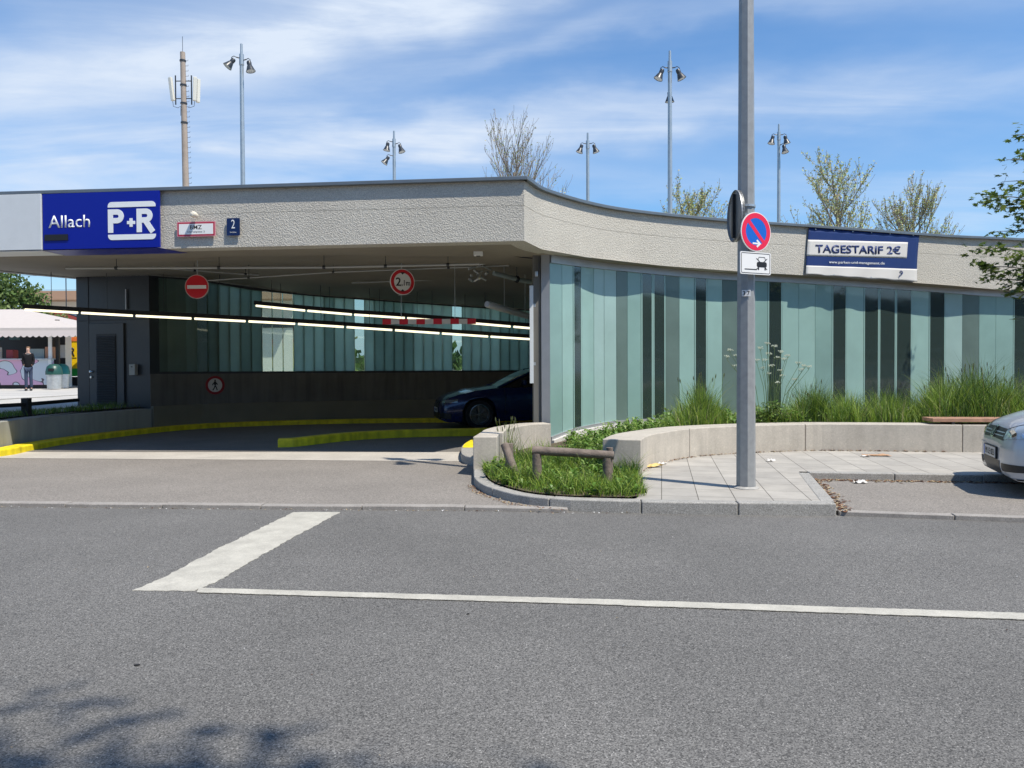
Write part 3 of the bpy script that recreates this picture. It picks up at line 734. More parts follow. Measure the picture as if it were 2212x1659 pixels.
# wooden seat lying on the wall
i0 = min(range(len(ss_)), key=lambda i: abs(pxof(ss_[i])-2072)); A = offset2(ss_[i0-3:i0+18], .03); B = offset2(ss_[i0-3:i0+18], .47)
bench = thing('bench_seat', 'reddish wooden bench top resting on the seat wall behind the silver car', 'bench', (A[0].x, A[0].y, 0))
A = [v - Vector((bench.location.x, bench.location.y)) for v in A]; B = [v - Vector((bench.location.x, bench.location.y)) for v in B]
mb = MB(); M_w = mat('bench_wood', (.36,.20,.13), .6, var=.2, vs=8)
for k in range(4):
    a = [p.lerp(q, k/4+.01) for p, q in zip(A, B)]; b = [p.lerp(q, (k+1)/4-.01) for p, q in zip(A, B)]
    mb.strip(a, b, .575, .63)
mb.build('seat', M_w, bench, bevel=.004)
for i in (2, 8, 14, 19):
    mb = MB(); mb.strip([A[i], A[i]+Vector((.05,0))], [B[i], B[i]+Vector((.05,0))], .536, .575); mb.build('support', M_black, bench)

# planted soil
def soil_z(x, y):
    t = max(0, min(1, (x-.7)/2.4)); s = max(0, min(1, (y-9.0)/3.0))
    return .135 + s*(.035+.29*t)
isl = [(p.x, p.y) for p in offset2(spline([Vector((p.x, p.y, 0)) for p in kt[1:8]], 30), .15)]
poly = isl + [(1.30, inn[0].y+.2), (1.50, 9.3), (1.45,9.62)] 
mb = MB()
gridp = {}
def inside(p, poly):
    c = False; n = len(poly); j = n-1
    for i in range(n):
        if ((poly[i][1] > p[1]) != (poly[j][1] > p[1])) and (p[0] < (poly[j][0]-poly[i][0])*(p[1]-poly[i][1])/(poly[j][1]-poly[i][1]+1e-12)+poly[i][0]): c = not c
        j = i
    return c
fac_in = [(p.x, p.y) for p in offset2(FR, GO-.03)]
bed_poly = isl + [(1.28, inn[0].y), (1.48, 9.3)] + [(1.12, 9.57)] + [(p[0], p[1]) for p in inner_sw[2:]] + [(13.4, 17.0)] + [p for p in reversed(fac_in) if p[0] > .62] + [(.60, 12.75)] + [(p.x, p.y) for p in reversed(offset2(cs, -.14))] + [(b2.x, bx.y+.5), (b2.x, bx.y), (bx.x+.12, bx.y-.02)]
mb.add([(x, y, soil_z(x, y)) for x, y in bed_poly], [tuple(range(len(bed_poly)))])
bm_ = bmesh.new(); me = bpy.data.meshes.new('s'); me.from_pydata(mb.v, [], mb.f); bm_.from_mesh(me); bmesh.ops.triangulate(bm_, faces=bm_.faces); bm_.to_mesh(me); bm_.free()
me.materials.append(M_soil); so = bpy.data.objects.new('soil', me); COL.objects.link(so); so['kind'] = 'structure'

# ------------------------------------------------------------ signs on the fascia
def on_front(px, py, off=0.0):      # point of the left fascia face seen at (px, py)
    a, b = FL[0], FL[-1]; d = ray(px, py); n = Vector((-(b-a).y, (b-a).x)).normalized()
    t = (Vector((a.x, a.y))-n*off - Vector((CO.x, CO.y))).dot(n)/Vector((d.x, d.y)).dot(n)
    return CO + d*t
FA = math.atan2((FL[-1]-FL[-8]).y, (FL[-1]-FL[-8]).x)
def face_len(p, q): return (Vector((q.x, q.y))-Vector((p.x, p.y))).length
pa = on_front(96.5, 545); pb = on_front(349, 540); 
pr = thing('park_sign', 'big blue panel reading Allach P+R wrapped on the roof edge', 'sign', (pa.x, pa.y, CZ0), FA)
PW = face_len(pa, pb); PH = RT-.03-CZ0
M_letter = mat('letter_white', (.80,.82,.82), .4)
mb = MB(); mb.box((PW/2, -.02, PH/2+.003), (PW, .036, PH-.012)); mb.build('panel', M_blue, pr, bevel=.004)
mb = MB(); mb.add([(0,-.038,-.003),(PW,-.038,-.003),(PW+.17,.50,-.006),(0,.50,-.006)], [(0,1,2,3)]); mb.add([(0,-.038,.001),(PW,-.038,.001),(PW+.17,.50,-.002),(0,.50,-.002)], [(0,1,2,3)]); mb.build('underside_panel', M_blue, pr)
def loc_front(px, py): p = on_front(px, py); return (face_len(pa, p), p.z-CZ0)
(ax0, az0) = loc_front(109, 494); (ax1, az1) = loc_front(198, 465)
text('Allach', ax1-ax0, (az1-az0), M_letter, pr, 'lettering', ((ax0+ax1)/2, -.040, (az0+az1)/2), .004, bold=.002)
x0, zb_ = loc_front(238, 520); x1, zt_ = loc_front(340, 435.5)
LW = x1-x0; LH = zt_-zb_; s = .073
mb = MB()
rb = rrect(x0, zt_-.075, x1, zt_+.02, .05); rb = [p for p in rb]
def bar(z0, z1, up):
    r = .065; p = []
    if up: p = [(x0, z0), (x1, z0), (x1, z1-r)] + [(x1-r+r*math.cos(R(a)), z1-r+r*math.sin(R(a))) for a in range(0, 91, 15)] + [(x0+r+r*math.cos(R(a)), z1-r+r*math.sin(R(a))) for a in range(90, 181, 15)]
    else: p = [(x1, z1), (x0, z1), (x0, z0+r)] + [(x0+r+r*math.cos(R(a)), z0+r+r*math.sin(R(a))) for a in range(180, 271, 15)] + [(x1-r+r*math.cos(R(a)), z0+r+r*math.sin(R(a))) for a in range(270, 361, 15)]
    mb.plate(list(reversed(p)), -.038, -.044)
bar(zt_-.085, zt_, True); bar(zb_, zb_+.085, False)
zl0, zl1 = zb_+.115, zt_-.115; hL = zl1-zl0
def PR(x, leg):
    w = .085; stroke(mb, [(x+w/2, zl0), (x+w/2, zl1)], w, -.038, -.044)
    rr = hL*.30 - w/2; cz = zl1-w/2-rr; bx_ = x+w*.9
    stroke(mb, [(bx_, zl1-w/2), (x+w+.07, zl1-w/2)] + [(x+w+.07+rr*math.cos(R(a)), cz+rr*math.sin(R(a))) for a in range(75, -76, -15)] + [(x+w+.07, cz-rr), (bx_, cz-rr)], w, -.038, -.0442)
    if leg: stroke(mb, [(x+w+.055, cz-rr), (x+w+.185, zl0+.0)], w*1.02, -.038, -.0446)
PR(x0, False); PR(x1-.318, True)
cxm, czm = (x0+x1)/2-.012, zl0+hL*.42
mb.box((cxm-.0, -.041, czm), (.135, .006, .05)); mb.box((cxm, -.0412, czm), (.05, .0064, .135))
mb.build('park_and_ride_logo', M_letter, pr)
q0 = loc_front(101, 521); q1 = loc_front(151, 507)
MB().box(((q0[0]+q1[0])/2, -.042, (q0[1]+q1[1])/2), (q1[0]-q0[0], .02, q1[1]-q0[1])).build('display', M_black, pr)
wl_ = on_front(-320, 548)
wp = thing('white_panel', 'blank pale grey panel on the roof edge left of the blue sign', 'panel', (wl_.x, wl_.y, CZ0), FA)
WW = face_len(wl_, pa)-.01
MB().box((WW/2, -.02, PH/2+.003), (WW, .036, PH-.012)).build('panel', M_panelw, wp, bevel=.004)
mb = MB(); mb.box((WW/2, .22, -.006), (WW, .5, .004)); mb.build('underside_panel', M_panelw, wp)
# BMZ sign
def sign_at(name, label, cat, px0, py0, px1, py1, group=None):
    a = on_front(px0, (py0+py1)/2); b = on_front(px1, (py0+py1)/2); t = on_front((px0+px1)/2, py0); u = on_front((px0+px1)/2, py1)
    return thing(name, label, cat, ((a.x+b.x)/2, (a.y+b.y)/2, (t.z+u.z)/2), FA, group), face_len(a, b), t.z-u.z
t_, w, h = sign_at('fire_panel_sign', 'small white sign with red border reading BMZ on the rough concrete', 'sign', 383, 479, 466, 511)
MB().plate(rrect(-w/2, -h/2, w/2, h/2, .008), -.001, -.012).build('plate', mat('sign_pink', (.62,.25,.30), .5), t_)
MB().plate(rrect(-w/2+.012, -h/2+.012, w/2-.012, h/2-.012, .006), -.012, -.014).build('border', mat('sign_crimson', (.42,.02,.05), .5), t_)
MB().plate(rrect(-w/2+.034, -h/2+.034, w/2-.034, h/2-.034, .002), -.014, -.0155).build('field', M_white, t_)
text('BMZ', w*.31, h*.28, M_black, t_, 'lettering', (0, -.0156, h*.12), .001, bold=.012)
text('Oertelplatz 2', w*.46, h*.15, M_black, t_, 'lettering', (0, -.0156, -h*.20), .001)
t_, w, h = sign_at('house_number', 'small dark blue plate with a white 2 on the rough concrete', 'sign', 490.5, 471.5, 518.5, 509)
MB().plate(rrect(-w/2, -h/2, w/2, h/2, .008), -.001, -.014).build('plate', mat('enamel_navy', (.008,.02,.085), .25), t_)
text('2', w*.28, h*.50, M_white, t_, 'lettering', (0, -.0145, h*.16), .001, bold=.0)
text('Oertelplatz', w*.5, h*.09, M_white, t_, 'lettering', (0, -.0145, -h*.32), .001)
p = on_front(425, 466)
t_ = thing('warning_lamp', 'small pale round lamp sticking out above the BMZ sign', 'lamp', p, FA)
mb = MB(); mb.lathe([(0,0),(.03,0),(.03,.05),(.045,.06),(.05,.11),(.035,.15),(0,.16)], Matrix.Rotation(R(90), 4, 'X'), 14); mb.build('housing', mat('lamp_cream', (.75,.70,.58), .35), t_, smooth=40)

# ------------------------------------------------------------ banner on the curved fascia
def on_curve(pts, px, py):
    u = curve_at_px(pts, px); q = at(pts, u); return q, ZH(px, py, q.x, q.y), u
bq = offset2(FR, -.035)
pxs = [1743+(1984-1743)*k/18 for k in range(19)]
ban = thing('banner', 'blue and white banner reading TAGESTARIF 2€ hung on the curved concrete', 'banner', (0,0,0))
qa, za_, ua = on_curve(bq, 1743, 492); qb, zb2, ub = on_curve(bq, 1984, 506)
ban.location = (qa.x, qa.y, 3.3); BAg = math.atan2(qb.y-qa.y, qb.x-qa.x); ban.rotation_euler = (0, 0, BAg)
BL = (qb-qa).length; Mi = (Matrix.Translation(ban.location) @ Matrix.Rotation(BAg, 4, 'Z')).inverted()
def bl_(px, py): q, z, u = on_curve(bq, px, py); v = Mi @ Vector((q.x, q.y, z)); return v
def cloth_wave(px, py):
    g = max(0, min(1, (py-lin(1746, 491.5, 1984, 506.5)(px))/101))
    return .016*g*g*(1+math.sin(px*.085+g*2.2)) + .004*(1+math.sin(px*.21+g*5))
def lin(x0, y0, x1, y1): return lambda x: y0+(y1-y0)*(x-x0)/(x1-x0)
def banner_grid(pxl, top, bot, m, name, lift, amp=.0, nz=10):
    vs = []; nx = len(pxl)
    for i, px in enumerate(pxl):
        f = i/(nx-1)
        for j in range(nz+1):
            g = j/nz
            py = top(px)*(1-g)+bot(px)*g; gg = max(0, min(1, (py-lin(1746, 491.5, 1984, 506.5)(px))/101)); sag = 1.6*abs(math.sin((px-1741)/48*math.pi))*max(0, gg-.85)/.15; v = bl_(px-7.5*gg, py-sag)
            vs.append((v.x, v.y-lift-cloth_wave(px, py), v.z))
    fs = [(i*(nz+1)+j, (i+1)*(nz+1)+j, (i+1)*(nz+1)+j+1, i*(nz+1)+j+1) for i in range(nx-1) for j in range(nz)]
    mb = MB(); mb.add(vs, fs); o = mb.build(name, m, ban, smooth=60)
    md = o.modifiers.new('s', 'SOLIDIFY'); md.thickness = .003; return o
# edges of the cloth in the photograph lean: x shifts with height
def lin(x0, y0, x1, y1): return lambda x: y0+(y1-y0)*(x-x0)/(x1-x0)
top_ = lin(1746, 491.5, 1984, 506.5); bot_ = lin(1738, 592.5, 1978, 608.5)
pxl = [1746+(1984-1746)*k/40 for k in range(41)]
banner_grid(pxl, top_, bot_, M_tarpb, 'cloth', .0, .02)
banner_grid([1746+(1961-1746)*k/30 for k in range(31)], lin(1746,518,1961,523.5), lin(1746,553,1961,558), M_tarp, 'white_field', .007, .0, 8)
banner_grid([1746+(1984-1746)*k/40 for k in range(41)], lin(1746,574,1984,581.5), lambda x: lin(1738,592.5,1978,608.5)(x)+.6, M_tarp, 'hem', .005, .02, 8)
def btext(s, pxa, pxb, pym, hpx, m, lift, bold=0.0, name='lettering'):
    a = bl_(pxa, pym(pxa)); b = bl_(pxb, pym(pxb)); o = text(s, (b-a).length, abs(bl_(pxa, pym(pxa)-hpx/2).z-bl_(pxa, pym(pxa)+hpx/2).z), m, ban, name, (0, 0, 0), .002, bold)
    x0_, z0_ = (a.x+b.x)/2, (a.z+b.z)/2; sl = (b.z-a.z)/(b.x-a.x)
    for v in o.data.vertices:
        X = v.co.x; u = X/( (b-a).length)+.5; pyy = pym(pxa+(pxb-pxa)*u); w = bl_(pxa+(pxb-pxa)*u, pyy)
        v.co = Vector((w.x, w.y - lift - cloth_wave(pxa+(pxb-pxa)*u, pyy) + v.co.y, w.z + v.co.z))
    return o
btext('TAGESTARIF 2€', 1759.5, 1942.5, lin(1746,536.5,1957,541), 19, M_navy, .014, .020)
btext('www.parken-und-management.de', 1788, 1908, lin(1746,566,1957,571), 7.5, M_white, .010)
mb = MB(); lg = bl_(1944, 591); lg.y -= cloth_wave(1944, 591)-.012
def lgp(dx, dz): return (lg.x+dx, lg.z+dz)
stroke(mb, [lgp(-.035,.045), lgp(0,.05), lgp(.03,.035), lgp(.035,.01), lgp(.02,-.012), lgp(-.02,-.015)], .022, lg.y-.030, lg.y-.034)
mb.plate(circ(.018, 12, lg.x-.045, lg.z-.06), lg.y-.030, lg.y-.034); mb.build('logo', M_navy, ban)
mb = MB()
for k, px in enumerate((1760, 1800, 1840, 1880, 1920, 1970)):
    for f in (top_, bot_):
        v = bl_(px, f(px)+(3 if f is top_ else -3)); mb.lathe([(0,.004),(.012,.003),(.014,0)], Matrix.Translation((v.x, v.y-.02, v.z)) @ Matrix.Rotation(R(90), 4, 'X'), 8)
mb.build('eyelet', M_metal, ban, kind='stuff')

# ------------------------------------------------------------ things under the roof
def ceil_z(x, y):
    d = Vector((0,0,1)); dg = bpy.context.evaluated_depsgraph_get()
    ok, loc, nr, ix = soff.ray_cast(Vector((x, y, 0)), d)
    return loc.z if ok else 3.4
bpy.context.view_layer.update()
M_tube = mat('lit_tube', (.9,.88,.75), .4, emit=((1.0,.90,.62), 1.25))
def tube_row(pts, row, group, label_fn):
    for k, (a, b) in enumerate(zip(pts, pts[1:])):
        d = b-a; g = d.normalized()*.05; a2, b2 = a+g, b-g; mid = (a2+b2)/2
        t = thing('fluorescent_lamp', label_fn(k, len(pts)-1), 'ceiling lamp', mid, 0, group)
        la, lb = a2-mid, b2-mid
        mb = MB(); up = Vector((0,0,.070))
        mb.tube([la+up-g, lb+up+g], .066, 4, twist=R(45)); mb.build('housing', M_black, t)
        mb = MB(); mb.tube([la-g*.3, lb+g*.3], .026, 8); mb.build('tube', M_tube, t, smooth=40)
        mb = MB(); hp = mid + d*.5*0; cz = ceil_z(mid.x, mid.y)
        mb.tube([Vector((0,0,.08)), Vector((0,0,max(.1, cz-mid.z)))], .006, 5); mb.build('hanger', M_dark, t)
def row_pts(keys, Yf):
    out = []
    for px, py in keys:
        out.append(P(px, py, Yf(px)))
    return out
r1 = row_pts([(50,668.5),(172,675.5),(290,682),(416.6,688),(533.6,694),(640.6,699.5),(745.6,706.3),(850.4,713),(951.9,720),(1057,727),(1160,733.5)], lambda px: 16.6+2.6*px/1100)
ords = ['first','second','third','fourth','fifth','sixth','seventh','eighth','ninth','tenth']
tube_row(r1, 1, 'lamps of the lower long row', lambda k, n: 'lit tube lamp, %s from the left in the long lower row' % ords[k])
r2 = row_pts([(550,660),(661.6,671),(762.6,679.5),(877,687),(990,695.5),(1106,705.5),(1165,710.5)], lambda px: 18.8-.4*px/1100)
tube_row(r2, 2, 'lamps of the upper short row', lambda k, n: 'lit tube lamp, %s from the left in the shorter upper row' % ords[k])
# single round white lamp nearer the front
a = P(1052, 657, 13.8); b = P(1165, 690, 16.0)
t_ = thing('tube_luminaire', 'unlit white round tube lamp hanging near the concrete pier', 'ceiling lamp', (a+b)/2); m_ = (a+b)/2
mb = MB(); d = (b-a).normalized(); mb.tube([a-m_, a-m_+d*.02, b-m_], [.05,.062,.062], 14); mb.build('housing', mat('lamp_white', (.55,.56,.55), .3), t_, smooth=40)
mb = MB(); mb.tube([a-m_-d*.012, a-m_], .045, 12); mb.build('end_cap', M_flash, t_)
for f in (.3, .7):
    q = (b-a)*(f-.5); MB().tube([q+Vector((0,0,.06)), q+Vector((0,0,ceil_z(m_.x+q.x, m_.y+q.y)-m_.z))], .006, 5).build('hanger', M_metal, t_)
# sprinkler pipes
M_pipe = mat('pipe_grey', (.42,.43,.42), .5, metal=.2)
def pipe(name, label, pts, r, m=M_pipe, hang=0, cat='pipe'):
    pts = [Vector(p) for p in pts]; o0 = pts[0]
    t = thing(name, label, cat, o0); MB().tube([p-o0 for p in pts], r, 8).build('pipe_run', m, t, smooth=50)
    for k in range(hang):
        f = (k+.5)/hang*(len(pts)-1); i = min(int(f), len(pts)-2); q = pts[i].lerp(pts[i+1], f-i); cz = ceil_z(q.x, q.y)
        if cz > q.z+.03:
            h = MB(); h.tube([q-o0, Vector((q.x, q.y, cz))-o0], .006, 5); h.tube([q-o0-(pts[1]-pts[0]).normalized()*.025, q-o0+(pts[1]-pts[0]).normalized()*.025], r*1.5, 8); h.build('hanger', M_dark, t)
    return t
pipe('sprinkler_pipe', 'long straight grey pipe under the front of the soffit', [P(142,579.5,13.9), P(700,577.5,13.55), P(1036,570.5,13.3)], .021, hang=5)
pipe('sprinkler_pipe', 'thin pipe running from the long front pipe back to the plant room', [P(330,577,14.0), P(500,590.5,15.6), P(560,594,15.9)], .016, hang=2)
pipe('sprinkler_pipe', 'thin pipe slanting over the no entry sign to the right', [P(450,606,15.5), P(720,588,14.9), P(1100,573.5,14.2)], .014, hang=3)
pipe('sprinkler_pipe', 'thin pipe in front of the height limit sign', [P(760,611,17), P(960,604,16.6), P(1060,597,16.3)], .016, hang=2)
pipe('sprinkler_pipe', 'thin dark pipe high at the far right of the entrance', [P(860,638,19.5), P(1140,608,18.2)], .014, hang=2)
pipe('cable_conduit', 'thin bent conduit from the soffit sensor to the pier', [P(1050,540,12.9), P(1088,548,13.0), P(1128,556,13.2), P(1150,558,13.2)], .009, M_dark, cat='conduit')
t_ = pipe('drain_pipe', 'thick grey drain pipe with couplings beside the pier', [P(1066,590,14.2), P(1105,600,14.4), P(1128,606,14.5), P(1160,611,14.7)], .045, mat('drain_grey', (.30,.36,.36), .45), hang=1)
mb = MB(); o0 = t_.location
for k in range(16):
    v = P(random.uniform(1014,1058), random.uniform(566,605), random.uniform(14.0,14.4))-o0
    w = v + Vector((random.uniform(-.16,.16), random.uniform(-.1,.1), random.uniform(-.10,.10))); mb.tube([v, w], random.uniform(.014,.03), 8)
mb.build('valve_cluster', M_metal, t_, smooth=50)
p = P(1033, 541, 12.75)
t_ = thing('soffit_sensor', 'small white box fixed under the soffit near the corner', 'sensor', p); cz = ceil_z(p.x, p.y)
MB().box((0, 0, cz-p.z-.035), (.15, .12, .07)).build('housing', M_white, t_, bevel=.008); MB().box((0,0,cz-p.z-.074),(.07,.06,.008)).build('lens', M_dark, t_)
p = P(1158.5, 592, pA.y-.02)
t_ = thing('pier_sensor', 'small grey fitting with a conduit high on the concrete pier', 'wall fitting', p)
MB().box((0,.0,0), (.05,.06,.09)).build('housing', M_metal, t_, bevel=.01); MB().tube([(.03,0,0),(.045,0,.1),(.045,0,.28)], .008, 6).build('conduit', M_dark, t_)

# round traffic signs
def face(mb, poly, y): mb.plate(poly, y, y-.0012)
def ring(mb, r0, r1, y0, y1, n=48):
    vs = []
    for k in range(n):
        t = 2*math.pi*k/n; c, s_ = math.cos(t), math.sin(t)
        vs += [(r0*c, y1, r0*s_), (r1*c, y1, r1*s_), (r1*c, y0, r1*s_), (r0*c, y0, r0*s_)]
    fs = []
    for k in range(n):
        a, b = 4*k, 4*((k+1) % n); fs += [(a, b, b+1, a+1), (a+1, b+1, b+2, a+2), (a+3, a, b, b+3)]
    mb.add(vs, fs)
def yaw_to_cam(p, extra=0): return math.atan2(-p.x, p.y)*-1*-1 if False else -math.atan2(p.x, p.y) + extra
Y_S = 14.4
p = P(426, 619.5, 14.3); rS = 26/F*p.y
t_ = thing('no_entry_sign', 'round red no entry sign hanging under the roof', 'traffic sign', p, R(-2))
MB().plate(circ(rS), .0, -.02).build('rim', mat('rim_pale', (.55,.42,.38), .4), t_, smooth=30)
mb = MB(); face(mb, circ(rS*.945), -.02); mb.build('red_face', M_red, t_); mb = MB(); face(mb, rrect(-rS*.80, -rS*.17, rS*.80, rS*.12, .004), -.0215); mb.build('white_bar', M_white, t_)
cz = ceil_z(p.x, p.y); h = MB(); h.tube([(0, .02, -rS*.9), (0, .02, cz-p.z)], .010, 6); h.build('hanger', M_metal, t_)
p = P(868.7, 609.2, 14.3); rS = 28/F*p.y
t_ = thing('height_limit_sign', 'round white sign with red ring reading 2,1m', 'traffic sign', p, R(30))
MB().plate(circ(rS), .0, -.02).build('plate', M_white, t_, smooth=30)
mb = MB(); ring(mb, rS*.70, rS*.95, -.019, -.022); mb.build('red_ring', M_red, t_)
mb = MB(); face(mb, [(-rS*.2, rS*.74), (rS*.2, rS*.74), (0, rS*.56)], -.0222); face(mb, [(-rS*.2, -rS*.74), (0, -rS*.56), (rS*.2, -rS*.74)], -.0222); mb.build('arrow_tips', M_black, t_)
text('2', rS*.42, rS*.64, M_black, t_, 'lettering', (-rS*.34, -.0215, .0), .002, bold=.01)
text(',1m', rS*.70, rS*.50, M_black, t_, 'lettering', (rS*.27, -.0215, -rS*.10), .002, bold=.01)
cz = ceil_z(p.x, p.y); h = MB(); h.tube([(0, .02, -rS*.9), (0, .02, cz-p.z)], .008, 6); h.build('hanger', M_metal, t_)
# striped height bar
ba = P(826.5, 695, 14.4); bb = P(1028, 695.5, 14.4); 
t_ = thing('height_bar', 'red and white striped height limit bar hanging on wires', 'height bar', ba, math.atan2(bb.y-ba.y, bb.x-ba.x)); L_ = (bb-ba).length
MB().box((L_/2, 0, 0), (L_, .03, .095)).build('beam', mat('bar_white', (.62,.57,.50), .5), t_, bevel=.004)
for k in range(6):
    w_ = L_/11*1.0; MB().box((L_*(k*2+.5)/11, -.0, 0), (w_, .036, .101)).build('red_stripe', M_red, t_)
for px in (867, 983):
    v = P(px, 690, 14.4); cz = ceil_z(v.x, v.y); MB().tube([((px-826.5)/201.5*L_, .0, .04), ((px-826.5)/201.5*L_, .0, cz-ba.z)], .005, 5).build('wire', M_metal, t_)
# pedestrians prohibited sign on the back wall
u = curve_at_px(BP, 463.5); q = at(BP, u); q2 = at(BP, u+.5); an = math.atan2((q2-q).y, (q2-q).x)
z_ = ZH(463.5, 832, q.x, q.y); rS = 20/F*q.y
t_ = thing('no_pedestrians_sign', 'round sign with a black walking figure on the low back wall', 'traffic sign', (q.x, q.y, z_), an)
MB().plate(circ(rS), -.005, -.02).build('plate', mat('dim_white', (.6,.58,.55), .5), t_, smooth=30)
mb = MB(); ring(mb, rS*.74, rS, -.019, -.0225); mb.build('red_ring', mat('dark_red', (.28,.01,.015), .5), t_)
mb = MB(); k = rS
face(mb, circ(k*.09, 12, 0, k*.52), -.0215)
stroke(mb, [(0, k*.42), (0, k*.02)], k*.22, -.02, -.0225)
for pp in ([(0,k*.0),(-k*.08,-k*.28),(-k*.25,-k*.55)], [(0,k*.0),(k*.12,-k*.25),(k*.22,-k*.55)], [(0,k*.38),(-k*.2,k*.15),(-k*.28,k*.0)], [(0,k*.38),(k*.2,k*.12),(k*.28,k*.08)]): stroke(mb, pp, k*.11, -.02, -.0228)
mb.build('walking_figure', M_black, t_)
# board beside the pier, seen on edge
v0 = P(1143.5, 617, 13.0); v1 = P(1153, 828, 13.0); v1 = Vector((v1.x, 13.0, ZH(1148, 828, v1.x, 13.0)))
t_ = thing('notice_board', 'tall thin white board fixed along the pier, seen edge on', 'board', ((v0.x+v1.x)/2, 13.0, v1.z))
MB().box((0, .0, (v0.z-v1.z)/2), (v1.x-v0.x-.004, .05, v0.z-v1.z)).build('board', M_panelw, t_, bevel=.003)
for f in (.2, .8): MB().box((.05, .12, (v0.z-v1.z)*f), (.04, .2, .05)).build('bracket', M_metal, t_)

# ------------------------------------------------------------ street lamp pole with its signs
pb_ = G(1617.5, 1056, KZ); SLx, SLy = pb_.x, pb_.y+.10
sl_ = thing('street_lamp', 'tall grey faceted lamp pole standing on the pavement', 'street lamp', (SLx, SLy, KZ-.01), 0)
mb = MB(); mb.lathe([(.102,0),(.099,1.0),(.074,6.0),(.056,9.9),(0,9.9)], Matrix.Rotation(R(38), 4, 'Z'), 8)
M_pole = mat('pole_grey', (.29,.30,.30), .5, metal=.12, var=.12, vs=12, bump=.05, bs=150)
mb.build('pole', M_pole, sl_)
mb = MB(); mb.lathe([(.14,0),(.14,.012),(.105,.03)], Matrix(), 16); mb.build('base_collar', M_conc_g, sl_)
def floodlight(parent, origin, az, tilt=25, s=1.0, m=M_dark):
    """arm plus a bell shaped head hanging from it"""
    o = Vector(origin); d = Vector((math.cos(az), math.sin(az), 0)); e = o + d*.16*s
    mb = MB(); mb.tube([o, e+Vector((0,0,.02))], .018*s, 6); mb.tube([e+Vector((0,0,.02)), e+d*.07*s+Vector((0,0,.05*s)), e+d*.14*s+Vector((0,0,0)), e+d*.12*s-Vector((0,0,.12*s))], .013*s, 5)
    mb.build('arm', M_dark, parent)
    c = e + d*.10*s - Vector((0,0,.10*s)); M = Matrix.Translation(c) @ Matrix.Rotation(az, 4, 'Z') @ Matrix.Rotation(R(180-tilt), 4, 'Y')
    mb = MB(); mb.lathe([(0,-.07*s),(.055*s,-.065*s),(.075*s,-.02*s),(.07*s,.08*s),(.085*s,.10*s),(.12*s,.20*s),(.15*s,.27*s),(.135*s,.27*s),(.10*s,.16*s),(0,.12*s)], M, 14)
    h = mb.build('floodlight', m, parent, smooth=35)
    mb = MB(); mb.lathe([(.136*s,.262*s),(0,.258*s)], M, 14); mb.build('lens', mat('lamp_lens', (.42,.45,.45), .2, spec=.8), h)
for az in (20, 140, 260): floodlight(sl_, (0,0,9.2), R(az))
SIG = -.02
def pole_r(z): return .102 - (z)*.0047
p = P(1631.5, 501, SLy-.16); r_ = 42.0/F*p.y
ns = thing('no_stopping_sign', 'red and blue round no stopping sign with a white arrow on the lamp pole', 'traffic sign', p, R(-41+ -0))
ns.rotation_euler = (0, 0, R(26))
MB().plate(circ(r_), .0, -.012).build('rim', M_white, ns, smooth=30)
mb = MB(); ring(mb, r_*.70, r_*.955, -.011, -.0145); stroke(mb, [(-r_*.50, r_*.52), (r_*.50, -r_*.52)], r_*.20, -.011, -.0147); mb.build('red_ring', mat('bright_red', (.78,.015,.06), .35), ns)
mb = MB(); mb.plate(circ(r_*.72), -.011, -.0135); mb.build('blue_field', M_sblue, ns)
mb = MB(); stroke(mb, [(-r_*.24, -r_*.60), (r_*.24, -r_*.60)], r_*.085, -.012, -.0152); stroke(mb, [(r_*.04, -r_*.43), (r_*.25, -r_*.60), (r_*.04, -r_*.77)], r_*.10, -.012, -.0154); mb.build('arrow', M_white, ns)
MB().box((-.04, .03, .0), (.05, .05, .3)).build('bracket', M_metal, ns)
p = P(1631, 569, SLy-.16); w_ = 0.42*.98; h_ = 48/F*p.y
zp = thing('verge_parking_sign', 'small white plate with a crossed out car pictogram below the round sign', 'traffic sign', p, R(24))
MB().plate(rrect(-w_/2, -h_/2, w_/2, h_/2, .02), .0, -.010).build('plate', M_white, zp)
mb = MB(); e = .014; stroke(mb, rrect(-w_/2+e, -h_/2+e, w_/2-e, h_/2-e, .014), .006, -.0095, -.0115, closed=True)
mb.build('border_line', M_black, zp)
mb = MB(); cx_, cz_ = w_*.20, -h_*.02; stroke(mb, [(-w_*.36, -h_*.28), (w_*.04, -h_*.28)], .010, -.0095, -.0115)
stroke(mb, [(cx_-.05, cz_+.045), (cx_-.038, cz_+.072), (cx_+.038, cz_+.072), (cx_+.05, cz_+.045)], .006, -.0095, -.0115)
mb.plate(rrect(cx_-.068, cz_-.035, cx_+.068, cz_+.022, .02), -.0095, -.0112)
for s2 in (-1, 1): mb.box((cx_+s2*.045, -.0105, cz_-.052), (.016, .002, .024))
stroke(mb, [(cx_-.072, cz_+.058), (cx_+.072, cz_-.058)], .008, -.0095, -.0118); stroke(mb, [(cx_-.072, cz_-.058), (cx_+.072, cz_+.058)], .008, -.0095, -.0119)
mb.build('pictogram', M_black, zp)
MB().box((-.03, .03, 0), (.05, .05, .10)).build('bracket', M_metal, zp)
p = P(1588, 467, SLy+.05); r_ = 55/F*p.y
bs_ = thing('sign_back', 'back of a large round sign seen almost edge on at the left of the pole', 'traffic sign', p, R(-70+180))
bs_.rotation_euler = (0, 0, R(90))
MB().plate(circ(r_), .0, -.02).build('plate', mat('sign_back_grey', (.20,.205,.20), .45, metal=.3), bs_, smooth=30)
mb = MB(); ring(mb, r_*.93, r_, .012, -.021); mb.build('rim', M_flash, bs_)
mb = MB(); mb.box((0, .02, 0), (.05, .03, r_*1.7)); mb.build('channel', M_black, bs_)
